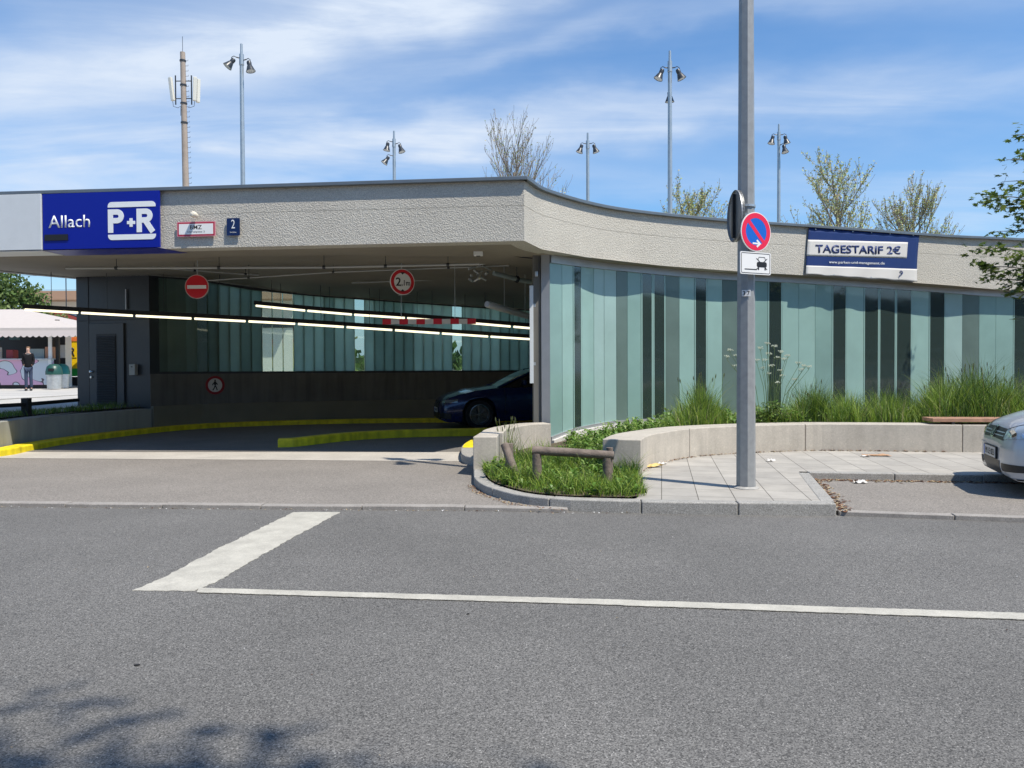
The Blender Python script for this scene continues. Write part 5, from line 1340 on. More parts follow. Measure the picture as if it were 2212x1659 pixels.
def golf_front(wrap, c_, body):
    # three-slot grille, chrome bars, lamps, lower intakes
    wrap('grille', -27, 27, lambda th: .60-.0006*abs(th), lambda th: .72-.0004*abs(th), M_plast, nz=6)
    for z in (.632, .668): wrap('grille_bar', -26, 26, c_(z-.005), c_(z+.006), M_silver, lift=.012)
    b = wrap('badge', -5.6, 5.6, lambda th: .665-.07*math.sqrt(max(0, 1-(th/5.7)**2)), lambda th: .665+.07*math.sqrt(max(0, 1-(th/5.7)**2)), M_chrome, lift=.02, nx=16)
    wrap('badge_ring', -4.5, 4.5, lambda th: .665-.055*math.sqrt(max(0, 1-(th/4.6)**2)), lambda th: .665+.055*math.sqrt(max(0, 1-(th/4.6)**2)), M_plast, lift=.023, nx=16)
    V_ = [(-3.2, .70), (-1.2, .665), (0, .695), (1.2, .665), (3.2, .70)]
    W_ = [(-3.6, .675), (-1.6, .625), (0, .662), (1.6, .625), (3.6, .675)]
    wrap('badge_letter', -3.2, 3.2, lambda th: interp(V_, th)-.006, lambda th: interp(V_, th)+.006, M_chrome, lift=.026, nx=24, nz=1)
    wrap('badge_letter', -3.6, 3.6, lambda th: interp(W_, th)-.006, lambda th: interp(W_, th)+.006, M_chrome, lift=.026, nx=24, nz=1)
    for s2 in (-1, 1):
        a, b_ = (27*s2, 62*s2)
        f = lambda th: (abs(th)-27)/35
        h = wrap('headlight', a, b_, lambda th: .60+.05*f(th), lambda th: .705+.085*math.sin(min(1, f(th)*1.3)*1.57)-.05*max(0, f(th)-.7)*2, M_lampg, lift=.007)
        wrap('lamp_rim', a, b_, lambda th: .705+.085*math.sin(min(1, f(th)*1.3)*1.57)-.05*max(0, f(th)-.7)*2, lambda th: .716+.085*math.sin(min(1, f(th)*1.3)*1.57)-.05*max(0, f(th)-.7)*2, M_plast, h, lift=.008, nz=1)
        for t0, t1 in ((31, 40), (43, 52)): 
            c = (t0+t1)/2
            wrap('reflector', t0*s2, t1*s2, lambda th: .668-.035*math.sqrt(max(0, 1-((abs(th)-c)/4.6)**2)), lambda th: .672+.035*math.sqrt(max(0, 1-((abs(th)-c)/4.6)**2)), M_chrome, h, lift=.011)
        wrap('fog_intake', 26*s2, 56*s2, lambda th: .235+.0008*abs(th), lambda th: .345-.0000*abs(th), M_plast)
        wrap('fog_lamp', 46*s2, 52*s2, c_(.268), c_(.318), M_lampg, lift=.012)
        wrap('bumper_strip', 20*s2, 70*s2, c_(.505), c_(.518), M_silver, lift=.014, nz=1)
    wrap('lower_grille', -22, 22, c_(.225), c_(.36), M_plast)
    wrap('lip', -70, 70, c_(.172), c_(.20), M_plast, lift=.012, nx=30, nz=2)
golf = dict(L=4.2, W=1.76, wf=1.23, wr=-1.35, r=.315, rim=mat('rim_silver', (.5,.5,.5), .35, metal=.8), spokes=6, pz=.435,
    top=[(-2.1,.62),(-2.07,.80),(-2.0,.90),(-1.7,.93),(.9,.95),(1.15,.965),(1.45,.91),(1.7,.84),(1.88,.775),(1.97,.735),(2.03,.69),(2.06,.64),(2.085,.57),(2.1,.50)],
    cabin=[(1.18,.965,.70,.66,.93),(.72,1.22,.74,.62,.95),(.28,1.41,.76,.60,.96),(-.25,1.455,.77,.60,.96),(-.85,1.455,.77,.60,.96),(-1.45,1.40,.75,.58,.96),(-1.78,1.18,.72,.58,.95),(-2.0,.94,.68,.60,.93)], roof=(2,5), pillars=(3,5),
    seams=(.85,-.22,-1.05), seamz=(.30,.90), front=golf_front)
sc_ = make_car('parked_car', 'silver hatchback cut by the right edge, nose beside the wooden bench top', 'car', golf, M_silver, 'M LE 023')
sc_.location = (7.42, 8.0, BZ-.002); sc_.rotation_euler = (0, 0, R(180-20))
def bmw_front(wrap, c_, body):
    for s2 in (-1, 1):
        wrap('grille', 1.5*s2, 17*s2, lambda th: .52, lambda th: .66, M_plast)
        f = lambda th: (abs(th)-28)/32
        h = wrap('headlight', 28*s2, 60*s2, lambda th: .60+.03*f(th), lambda th: .66+.045*f(th), mat('dim_headlight', (.25,.27,.27), .15, metal=.3, coat=1), nx=12, lift=.008)
        wrap('reflector', 33*s2, 42*s2, c_(.62), c_(.65), M_chrome, h, lift=.012)
        wrap('fog_intake', 30*s2, 52*s2, c_(.25), c_(.38), M_plast)
    wrap('lower_grille', -26, 26, c_(.22), c_(.40), M_plast)
bmw = dict(L=4.9, W=1.87, wf=1.58, wr=-1.39, r=.345, rim=mat('rim_dark', (.30,.30,.30), .3, metal=.8), spokes=5, pz=.44,
    top=[(-2.45,.70),(-2.42,.95),(-2.3,1.03),(-1.9,1.05),(-1.2,.98),(.9,.97),(1.2,.965),(1.7,.90),(2.05,.82),(2.25,.75),(2.34,.69),(2.40,.62),(2.435,.55),(2.45,.48)],
    cabin=[(1.12,.97,.72,.66,.94),(.62,1.22,.76,.62,.96),(.18,1.40,.78,.60,.98),(-.35,1.455,.79,.60,.98),(-.95,1.43,.78,.58,.99),(-1.35,1.33,.76,.56,1.0),(-1.75,1.15,.74,.56,1.02),(-1.98,1.05,.70,.60,1.03)], roof=(2,5), pillars=(3,4),
    seams=(.98,-.15,-1.15), seamz=(.32,.92), front=bmw_front)
bc = make_car('parked_car', 'dark blue saloon nosing out from behind the pier inside the garage', 'car', bmw, M_dblue, 'M AR 418')
bc.location = (-1.78+2.35, 19.05, DZ+.008); bc.rotation_euler = (0, 0, R(180+14))

# ------------------------------------------------------------ wooden knee rail and loose post on the island
M_log = mat('weathered_wood', (.17,.135,.11), .85, var=.28, vs=14, bump=.5, bs=50)
a = P(1150, 973, 8.55); b = P(1326, 984, 8.45)
def s0(x, y): return soil_z(x, y)
wb = thing('log_barrier', 'weathered round log rail on two posts standing in the island grass', 'barrier', (a.x, a.y, s0(a.x, a.y)))
o0 = Vector(wb.location)
MB().tube([a-o0, (a+b)/2-o0+Vector((0,0,.004)), b-o0], [.050,.049,.047], 14).build('rail', M_log, wb, smooth=50)
for px, dyp in ((1160, .10), (1312, .10)):
    t = (px-1150)/176; q = a.lerp(b, t); 
    MB().tube([(q.x-o0.x, q.y-o0.y+.0, -.15), (q.x-o0.x, q.y-o0.y+.0, q.z-o0.z-.03)], .052, 12).build('post', M_log, wb, smooth=50)
q = P(1317, 1000, 8.62); MB().tube([(q.x-o0.x, q.y-o0.y, -.1), (q.x-o0.x, q.y-o0.y, ZH(1317,967,q.x,q.y)-o0.z)], .038, 10).build('post', M_log, wb, smooth=50)
a = P(1090, 960, 9.1); b = G(1121, 1032, .16)
lp_ = thing('leaning_log', 'grey leaning log stuck aslant in the grass by the concrete block', 'log', (b.x, b.y, .14))
MB().tube([a-Vector(lp_.location), Vector((0,0,-.05))], .05, 12).build('log', M_log, lp_, smooth=50)
bx_ = P(1100, 962, 9.35); o = MB().tube([(bx_.x, bx_.y, .1), (bx_.x, bx_.y, ZH(1100,958,bx_.x,bx_.y))], .05, 12).build('wooden_post', M_log, smooth=50)
tagd(o, 'short upright wooden post stub behind the leaning log', 'post')

# litter
def paper(name, label, px, py, z, w, h, m, n=5, crum=.02, rz=0):
    p = G(px, py, z); mb = MB(); random.seed(int(px)); vs = [(w*(i/n-.5), h*(j/n-.5), .004+abs(random.gauss(0, crum))) for i in range(n+1) for j in range(n+1)]
    mb.add(vs, [(i*(n+1)+j, (i+1)*(n+1)+j, (i+1)*(n+1)+j+1, i*(n+1)+j+1) for i in range(n) for j in range(n)])
    o = mb.build(name, m); o.location = (p.x, p.y, z); o.rotation_euler = (0, 0, rz); tagd(o, label, 'litter'); return o
paper('paper_scrap', 'crumpled yellow paper against the curved seat wall', 1411, 1008, KZ, .24, .14, mat('paper_yellow', (.62,.45,.16), .7), crum=.025, rz=.3)
paper('paper_tissue', 'crumpled white tissue on the paving right of the lamp pole', 1665, 996.5, KZ, .11, .08, M_tarp, crum=.02)
paper('cardboard_piece', 'flat brown cardboard piece on the paving before the seat wall', 1893, 984, KZ, .38, .16, mat('cardboard', (.42,.25,.14), .8), crum=.007, rz=-.15)
paper('paper_scrap', 'crumpled white paper lying in the leaves of the parking bay', 1858, 1044, BZ, .15, .09, M_tarp, crum=.02)
paper('paper_scrap', 'white scrap beside the brown cardboard on the paving', 1870, 986, KZ, .12, .10, M_tarp, crum=.012)
paper('paper_scrap', 'small white scrap on the paving near the yellow paper', 1431, 1003, KZ, .12, .06, M_tarp, crum=.012)
random.seed(5)
def leaves(name, pts_fn, n, mats, s=.03, z=0):
    mb = MB()
    for _ in range(n):
        x, y = pts_fn(); a = random.uniform(0, 6.28); c, q = math.cos(a)*s*random.uniform(.5,1.2), math.sin(a)*s*random.uniform(.5,1.2); tz = random.uniform(.002,.016)
        mb.add([(x-c, y-q, z+.003), (x+q*.5, y-c*.5, z+tz), (x+c, y+q, z+.006), (x-q*.5, y+c*.5, z+tz)], [(0,1,2,3)], random.randrange(len(mats)))
    o = mb.build(name, mats); tagd(o, None, None, None, 'stuff'); return o
LM = [mat('dry_leaf', (.22,.10,.05), .9), mat('pale_leaf', (.42,.33,.20), .9), mat('dark_leaf', (.10,.05,.03), .9)]
def f1():
    t = random.random(); p = bayc + dirr*t*3.2; return p.x, p.y-.02-abs(random.gauss(0, .07))
leaves('leaf_litter', f1, 520, LM, z=BZ)
def f2():
    t = random.random(); p = bayc.lerp(bl, t); return p.x+.04+abs(random.gauss(0, .06)), p.y
leaves('leaf_litter', f2, 260, LM, z=BZ)
def f3():
    i = random.randrange(cuts[0]+2, cuts[3]-1); p = ss_[i]; w = 1 if pxof(p) < 1720 else .3; return p.x+random.uniform(-.05,.05), p.y-.01-abs(random.gauss(0, .035*w))
leaves('leaf_litter', f3, 420, LM, s=.022, z=KZ)
def f4():
    k = random.randrange(1, 6); p = kt[k].lerp(kt[k+1], random.random()); return p.x-.03+random.gauss(0,.03), p.y-.06-abs(random.gauss(0, .05))
leaves('leaf_litter', f4, 260, LM, s=.016, z=DZ)
def f5(): return random.uniform(-5,1.1), None
def f6():
    x = random.uniform(-6, 1.2); y = interp([(p.x, p.y) for p in kfl], x); return x, y-.01-abs(random.gauss(0, .02))
leaves('leaf_litter', f6, 160, [LM[1], M_white, LM[2]], s=.014, z=0)
def f7(): return random.uniform(-4, 6), random.uniform(2.2, 7)
leaves('grit', f7, 90, [LM[1], M_tarp, LM[2]], s=.007, z=0)

# ------------------------------------------------------------ vegetation
GM = [mat('grass_green', (.14,.25,.022), .6, transl=.35, var=.25, vs=3), mat('grass_light', (.30,.40,.055), .6, transl=.35, var=.2, vs=3), mat('grass_dark', (.05,.105,.018), .65, transl=.3), mat('grass_straw', (.28,.27,.12), .8, transl=.2)]
def blades(mb, spots, rnd):
    """spots: list of (x, y, z, height, width, lean, material)"""
    for x, y, z, h, w, lean, mi in spots:
        a = rnd.uniform(0, 6.283); dx, dy = math.cos(a), math.sin(a); b = rnd.uniform(0, 6.283); wx, wy = math.cos(b)*w, math.sin(b)*w
        cur = lean*h; pts = []
        for k, t in enumerate((0, .4, .75, 1)):
            f = t*t*cur; ww = (1-t*.85) if k < 3 else 0
            px, py, pz = x+dx*f, y+dy*f, z + h*(t - .30*lean*t*t)
            if k < 3: pts += [(px-wx*ww, py-wy*ww, pz), (px+wx*ww, py+wy*ww, pz)]
            else: pts.append((px, py, pz))
        mb.add(pts, [(0,1,3,2),(2,3,5,4),(4,5,6)], mi)
def pick(rnd, w): 
    t = rnd.random()*sum(w)
    for i, q in enumerate(w):
        t -= q
        if t <= 0: return i
    return 0
rnd = random.Random(11)
isl_poly = isl + [(1.38, inn[0].y+.05), (1.50, 9.3), (1.52,9.45), (1.10, 9.57), (1.2, 10.2), (.9, 11.4), (.45, 11.8), (.35, 11.0), (.0, 10.5), (b2.x+.02, bx.y), (bx.x+.12, bx.y-.02)]
sp = []
while len(sp) < 9500:
    x, y = rnd.uniform(-.55, 1.6), rnd.uniform(7.5, 11.8)
    if not inside((x, y), isl_poly): continue
    edge = min((Vector((x, y))-Vector(p)).length for p in isl[::3])
    if edge < .004: continue
    n_ = math.sin(x*5.1+1)*math.cos(y*4.3)+math.sin(x*2.2+y*3.1)
    h = rnd.uniform(.07, .17)*(1.0+.35*n_)
    if rnd.random() < .10: h *= 1.7
    if y > 8.7 and x < .9: h *= 1.25
    if abs(x-1.35) < .18 and y > 8.2: h *= 1.6
    if edge < .12: h *= .75
    sp.append((x, y, soil_z(x, y)-.01, h, rnd.uniform(.003,.006), rnd.uniform(.15, 1.2), pick(rnd, (5, 3, 2, .25))))
mb = MB(); blades(mb, sp, rnd); tagd(mb.build('grass', GM), None, None, None, 'stuff')
# broad leaved weeds: rosettes in the island and bed
WM = [mat('weed_green', (.11,.22,.025), .5, transl=.25), mat('weed_light', (.18,.27,.05), .5, transl=.25)]
def leaf(mb, o, d, L, w, up, mi):
    side = Vector((-d.y, d.x, 0)); p = [o, o+d*L*.4+Vector((0,0,up*L*.5)), o+d*L*.75+Vector((0,0,up*L*.6)), o+d*L+Vector((0,0,up*L*.4))]
    vs = [p[0], p[1]-side*w, p[1]+side*w, p[2]-side*w*.8, p[2]+side*w*.8, p[3]]
    mb.add(vs, [(0,1,2),(1,3,4,2),(3,5,4)], mi)
def weed(mb, x, y, z, s, h, rnd, n=14):
    for k in range(n):
        a = rnd.uniform(0, 6.28); zz = z + h*rnd.random(); leaf(mb, Vector((x, y, zz)), Vector((math.cos(a), math.sin(a), 0)), s*rnd.uniform(.6, 1.2), s*.20, rnd.uniform(.1, 1.3), rnd.randrange(2))
mb = MB()
for _ in range(150):
    while True:
        x, y = rnd.uniform(-.4, 1.5), rnd.uniform(7.7, 11.5)
        if inside((x, y), isl_poly): break
    weed(mb, x, y, soil_z(x, y), rnd.uniform(.05, .11), rnd.uniform(.02, .12), rnd)
tagd(mb.build('low_weeds', WM), None, None, None, 'stuff')
# bed between seat wall and glass
def bed_ok(x, y):
    i = min(range(len(inner_sw)), key=lambda k: (inner_sw[k].x-x)**2+(inner_sw[k].y-y)**2)
    if y < inner_sw[i].y+.03: return False
    j = min(range(len(FR)), key=lambda k: (FR[k].x-x)**2+(FR[k].y-y)**2)
    t = Vector((x, y))-FR[j]; a = FR[max(0, j-1)]; b = FR[min(59, j+1)]; d = (b-a).normalized(); return (d.x*t.y-d.y*t.x) < .10
bedpx = lambda x, y: pxof((x, y))
sp = []; wd_ = MB()
n_try = 0
while len(sp) < 13500 and n_try < 200000:
    n_try += 1
    x = rnd.uniform(.9, 10.2); y = rnd.uniform(9.4, 17)
    if not bed_ok(x, y): continue
    i = min(range(len(inner_sw)), key=lambda k: (inner_sw[k].x-x)**2+(inner_sw[k].y-y)**2)
    depth = (Vector((x, y))-inner_sw[i]).length
    if depth > 2.2 and rnd.random() < .7: continue
    j_ = min(range(len(GL)), key=lambda k: (GL[k].x-x)**2+(GL[k].y-y)**2)
    if x < 3.2 and (Vector((x, y))-GL[j_]).length < .30: continue
    px = bedpx(x, y); z = soil_z(x, y)-.02
    big = interp([(1200,.12),(1400,.10),(1440,.18),(1480,.42),(1515,.62),(1550,.42),(1590,.12),(1640,.20),(1700,.30),(1745,.56),(1770,.62),(1795,.45),(1850,.42),(1930,.44),(1990,.42),(2010,.60),(2060,.78),(2100,.82),(2150,.75),(2212,.62),(2400,.5)], px)
    pn = math.sin(x*3.7+y*1.9)+math.sin(x*7.9-y*3.3)*.6
    if pn < -.75 and rnd.random() < .7: continue
    h = big*rnd.uniform(.4, 1.3)*(1.12+.22*pn)
    w = (5, 3.6, 2.2, .9)
    if 2050 < px < 2180 or 1730 < px < 1790: w = (3, 1.5, 6, .5)
    if px < 1450 or 1570 < px < 1650:
        if rnd.random() < .75: 
            if rnd.random() < .25: weed(wd_, x, y, z, rnd.uniform(.06,.12), rnd.uniform(.05,.22), rnd, 8)
            if rnd.random() < .5: continue
    sp.append((x, y, z, h, rnd.uniform(.0035,.008), rnd.uniform(.1, .8), pick(rnd, w)))
mb = MB(); blades(mb, sp, rnd); tagd(mb.build('tall_grass', GM), None, None, None, 'stuff')
tagd(wd_.build('leafy_weeds', WM), None, None, None, 'stuff')
# grass tussocks as things of their own, with dark flower heads
def tussock(px, py, Yd, H, n, label, spread, heads=10, w=(4,2,4,.4)):
    c = G(px, 918, .40); c = P(px, py, Yd); x0, y0 = c.x, Yd; z0 = soil_z(x0, y0)-.02
    t = thing('grass_tussock', label, 'grass clump', (x0, y0, z0), 0, 'tall clumps in the planted bed')
    mb = MB(); s_ = []
    for _ in range(n):
        r_ = abs(rnd.gauss(0, spread)); a = rnd.uniform(0, 6.28)
        s_.append((r_*math.cos(a), r_*math.sin(a)*.6, 0, H*rnd.uniform(.45, 1.05)*max(.35, 1-r_/(spread*3.2)), rnd.uniform(.003,.006), rnd.uniform(.05, .55), pick(rnd, w)))
    blades(mb, s_, rnd); mb.build('blades', GM, t)
    mb = MB()
    for _ in range(heads):
        r_ = rnd.gauss(0, spread); y_ = rnd.gauss(0, spread*.5); h = H*rnd.uniform(.65, 1.02); l = rnd.uniform(-.12, .12)
        mb.tube([(r_, y_, 0), (r_+l*.4, y_, h*.6), (r_+l, y_, h)], .0025, 3, caps=False); mb.tube([(r_+l, y_, h-.07), (r_+l*1.05, y_, h-.03), (r_+l*1.1, y_, h+.01)], [.003,.009,.002], 5, mi=1)
    mb.build('flower_stalk', [GM[1], mat('seed_head', (.07,.075,.035), .9)], t, kind='stuff')
tussock(1513, 890, 12.9, .92, 620, 'spiky green clump before the dark pane left of the lamp pole', .17, 16)
tussock(1765, 890, 13.2, .80, 900, 'dense dark grass clump below the left end of the banner', .20, 8, (3,1.5,6,.3))
tussock(2040, 890, 13.2, 1.02, 800, 'yellowish tall grass clump left of the darkest clump', .22, 12, (3,5,1,1))
tussock(2105, 890, 13.1, 1.08, 1100, 'darkest tall grass clump above the wooden bench end', .22, 14, (2,1,7,.3))
tussock(2168, 890, 13.2, .98, 700, 'tall grass clump above the bonnet of the silver car', .20, 12, (4,3,2,.8))
tussock(1100, 935, 10.9, .62, 90, 'thin stalky grass clump before the low curved wall', .09, 12, (3,2,1,2))
# cow parsley right of the lamp pole
cp = P(1665, 880, 12.9); cz_ = soil_z(cp.x, 12.9)
par = thing('cow_parsley', 'tall cow parsley with white flower heads right of the lamp pole', 'flowering plant', (cp.x, 12.9, cz_))
M_stem = mat('stem_green', (.10,.15,.05), .6); M_fl = mat('flower_white', (.72,.74,.60), .6, transl=.3)
tops = [(-88,756),(-74,768),(-95,770),(-60,762),(-78,790),(-22,752),(-8,742),(8,748),(22,760),(14,772),(-12,778),(2,790),(20,800),(-4,806),(30,775),(60,784),(72,790),(66,798),(82,792),(52,820),(14,826),(-18,795),(36,768),(-4,764),(26,812),(-30,778)]
for (dxp, py) in tops:
    q = P(1665+dxp, py, 12.9+rnd.uniform(-.15, .15)) - Vector((cp.x, 12.9, cz_))
    b0 = Vector((dxp*.0022, rnd.uniform(-.05,.05), 0)); md = b0.lerp(q, .55) + Vector((-dxp*.0009, 0, .06))
    mb = MB(); mb.tube([b0, md, q-Vector((0,0,.05))], [.005,.004,.003], 5)
    for k in range(9):
        a = rnd.uniform(0, 6.28); r_ = rnd.uniform(.02,.06); e = q+Vector((math.cos(a)*r_, math.sin(a)*r_, rnd.uniform(-.01,.02))); mb.tube([q-Vector((0,0,.05)), e], .0012, 3, caps=False)
    mb.build('stem', M_stem, par)
    mb = MB()
    for k in range(15):
        a = rnd.uniform(0, 6.28); r_ = .05*math.sqrt(rnd.random()); e = q+Vector((math.cos(a)*r_, math.sin(a)*r_, rnd.uniform(-.008,.02))); s_ = .007
        mb.add([e+Vector((-s_,0,0)), e+Vector((0,-s_,.003)), e+Vector((s_,0,0)), e+Vector((0,s_,.003))], [(0,1,2,3)]); mb.add([e+Vector((-s_,0,-s_)), e+Vector((s_,0,-s_)), e+Vector((s_,0,s_)), e+Vector((-s_,0,s_))], [(0,1,2,3)])
    mb.build('flower_head', M_fl, par)
mb = MB()
for _ in range(900):
    x = rnd.gauss(.02, .26); z = rnd.uniform(0, .42)*max(.2, 1-abs(x)); a = rnd.uniform(0, 6.28); leaf(mb, Vector((x, rnd.gauss(-.1,.15), z)), Vector((math.cos(a), math.sin(a), 0)), rnd.uniform(.05,.11), .016, rnd.uniform(-.3,.8), rnd.randrange(2))
mb.build('leaves', [WM[0], mat('parsley_leaf', (.16,.22,.05), .5, transl=.3)], par)
# verge by the plaza
sp = []; bo_l = [Vector((p.x, p.y)) for p in bo]
for _ in range(5000):
    i = rnd.randrange(len(bo_l)-1); p = bo_l[i].lerp(bo_l[i+1], rnd.random()); d = (bo_l[i+1]-bo_l[i]).normalized(); nn_ = Vector((-d.y, d.x)); o_ = rnd.uniform(.02, 1.3)
    q = p + nn_*o_; f = interp([(-14,.6),(-9.6,.6),(-9.2,1.3),(-8.9,1.6),(-8,1.0)], q.x)
    sp.append((q.x, q.y, .58, rnd.uniform(.05,.17)*f, .006, rnd.uniform(.2, 1.1), pick(rnd, (4,1,4,.3))))
mb = MB(); blades(mb, sp, rnd); tagd(mb.build('verge_grass', GM), None, None, None, 'stuff')
# dandelion
dp = P(2545/3000*2212, 890, 12.4); 

# ------------------------------------------------------------ trees
M_bark = mat('bark', (.24,.20,.16), .9, var=.2, vs=20); M_bark2 = mat('bark_grey', (.24,.21,.18), .9, var=.2, vs=12)
def quad_leaf(mb, p, s, rnd, mi=0):
    a = Vector((rnd.gauss(0,1), rnd.gauss(0,1), rnd.gauss(0,1))).normalized(); b = a.orthogonal().normalized(); c = a.cross(b)
    t = rnd.uniform(0, 6.28); u = b*math.cos(t)+c*math.sin(t); v = a.cross(u)
    mb.add([p-u*s, p-v*s*.6, p+u*s, p+v*s*.6], [(0,1,2,3)], mi)
def grow(wood, lv, p, d, L, r, depth, rnd, cfg):
    n = cfg.get('seg', 3); pts = [p.copy()]; rad = [r]; q = p.copy(); dd = d.copy()
    for k in range(n):
        dd = (dd + Vector((rnd.gauss(0,1), rnd.gauss(0,1), rnd.gauss(0,1)))*cfg['wob']*(.35 if depth == cfg['depth'] else 1) + Vector((0,0,cfg['up']))).normalized(); q = q + dd*L/n
        pts.append(q.copy()); rad.append(max(cfg['rmin'], r*(1-.55*(k+1)/n)))
    wood.tube(pts, rad, 7 if depth == cfg['depth'] else (4 if depth > 1 else 3), caps=False)
    if depth <= cfg.get('leafdepth', 1):
        for k in range(cfg['leaves']):
            t = rnd.random(); i = min(int(t*n), n-1); b = pts[i].lerp(pts[i+1], t*n-i)
            for _ in range(cfg.get('clump', 2)):
                quad_leaf(lv, b + Vector((rnd.gauss(0,1), rnd.gauss(0,1), rnd.gauss(0,1)))*cfg['ls']*cfg.get('sc', 1.2), cfg['ls']*rnd.uniform(.6,1.2), rnd, rnd.randrange(cfg['nm']))
    if depth > 0:
        nb = cfg['nb'][cfg['depth']-depth]
        for k in range(nb):
            t = cfg['t0'][cfg['depth']-depth] + (1-cfg['t0'][cfg['depth']-depth])*(k+rnd.random()*.6)/nb; t = min(t, .99); i = min(int(t*n), n-1); b = pts[i].lerp(pts[i+1], t*n-i)
            ax = dd.orthogonal().normalized(); ax.rotate(Matrix.Rotation(k*2.4+rnd.random(), 3, dd)); nd = (dd*math.cos(R(cfg['ang'][cfg['depth']-depth])) + ax*math.sin(R(cfg['ang'][cfg['depth']-depth]))).normalized()
            f = cfg['len'][cfg['depth']-depth]*rnd.uniform(.75, 1.15)*(1.15-.6*t if depth == cfg['depth'] else 1)
            grow(wood, lv, b, nd, L*f, max(cfg['rmin'], r*(1-.55*t)*.55), depth-1, rnd, cfg)
def tree(name, label, cat, loc, H, cfg, bark, lmats, seed, group=None, lean=(0,0,1)):
    t = thing(name, label, cat, loc, 0, group); w = MB(); l = MB(); r_ = random.Random(seed); cfg = dict(cfg); cfg['nm'] = len(lmats)
    grow(w, l, Vector((0,0,0)), Vector(lean).normalized(), H, cfg['r'], cfg['depth'], r_, cfg)
    zz = max(v[2] for v in w.v); k = H/zz
    w.v = [(a*k, b*k, c*k) for a, b, c in w.v]; l.v = [(a*k, b*k, c*k) for a, b, c in l.v]
    w.build('trunk', bark, t, smooth=60)
    if l.v: l.build('crown', lmats, t)
    return t
BUD = [mat('bud_yellow', (.58,.60,.26), .6, transl=.3), mat('bud_green', (.40,.50,.20), .6, transl=.3), mat('bud_brown', (.42,.36,.16), .7)]
young = dict(depth=3, seg=6, wob=.07, up=.05, rmin=.008, nb=(22, 7, 4), t0=(.36, .20, .2), ang=(34, 26, 22), len=(.36, .50, .45), leaves=2, clump=2, ls=.06, sc=.9, r=.13, leafdepth=1)
TG = 'young trees beyond the garage roof'
def at_top(px, ptop, Y): p = P(px, ptop, Y); return (p.x, Y, .6), p.z-.6
l_, h_ = at_top(1132, 243, 30); c_ = dict(young, leaves=0, rmin=.013); c_.update(leaves=1, clump=1, ls=.05, leafdepth=1)
tree('young_tree', 'almost bare young tree above the curved corner of the roof', 'tree', l_, h_, dict(c_, nb=(24,9,6), ang=(36,24,22), rmin=.007, wob=.06, up=.09, t0=(.45,.2,.2), len=(.38,.50,.42)), M_bark, [BUD[1], BUD[2]], 5, TG)
l_, h_ = at_top(1482, 366, 31); tree('young_tree', 'small budding tree behind the tallest light mast', 'tree', l_, h_, dict(young, leaves=3, nb=(22,8,5), len=(.38,.5,.45)), M_bark, BUD, 8, TG)
l_, h_ = at_top(1832, 318, 30); tree('young_tree', 'tall budding tree above the left half of the banner', 'tree', l_, h_, dict(young, leaves=3, clump=2, nb=(20,7,5), ang=(34,24,20), up=.08, len=(.37,.50,.44)), M_bark, BUD, 12, TG)
l_, h_ = at_top(1977, 356, 30); tree('young_tree', 'broad budding tree above the right half of the banner', 'tree', l_, h_, dict(young, leaves=2, clump=2, nb=(22,9,6), ang=(40,20,16), up=.09, len=(.38,.54,.5)), M_bark, BUD, 21, TG)
# leafy tree far left
LV = [mat('leaf_mid', (.085,.15,.03), .6, transl=.3), mat('leaf_light', (.16,.23,.06), .6, transl=.3), mat('leaf_deep', (.04,.08,.02), .6, transl=.25)]
def crown_tree(name, label, cat, loc, blobs, n, ls, mats, seed, trunk_h, group=None):
    t = thing(name, label, cat, loc, 0, group); r_ = random.Random(seed); l = MB(); w = MB()
    w.tube([(0,0,-.3),(0.05,0,trunk_h*.5),(0,0,trunk_h)], [.22,.17,.12], 9)
    for (bx__, by__, bz__, br) in blobs:
        w.tube([(0,0,trunk_h*.8), (bx__*.5, by__*.5, (trunk_h+bz__)/2), (bx__, by__, bz__)], [.09,.05,.02], 5)
        for k in range(int(n*br*br)):
            d = Vector((r_.gauss(0,1), r_.gauss(0,1), r_.gauss(0,1))).normalized(); rr = br*(r_.random()**.45)*(1+.25*math.sin(d.x*7+seed)*math.cos(d.z*6))
            quad_leaf(l, Vector((bx__, by__, bz__))+d*rr, ls*r_.uniform(.6,1.3), r_, r_.randrange(len(mats)))
    w.build('trunk', M_bark, t, smooth=60); l.build('crown', mats, t); return t
TY_ = 46.0; c = P(35, 640, TY_); 
crown_tree('leafy_tree', 'leafy green tree behind the kiosk awning at the left edge', 'tree', (c.x, TY_, 1.0), [(-1.5,0,4.8,1.5),(-.2,0,5.0,1.4),(.9,0,4.6,1.1),(-2.6,0,4.2,1.5),(-1.2,0,5.9,1.3),(-2.5,0,5.8,1.4),(.3,.5,3.9,1.2),(1.6,0,4.1,.6),(-4,0,5,1.6)], 520, .12, LV, 4, 3.4)
c = P(118, 652, TY_-1); crown_tree('shrub', 'orange tinged bush right of the leafy tree behind the awning', 'bush', (c.x, TY_-1, 1.0), [(0,0,3.4,.9),(.7,0,3.0,.6),(-.6,0,3.6,.7)], 420, .10, [mat('leaf_orange', (.30,.17,.06), .6, transl=.3), LV[1], LV[0]], 9, 2.2)
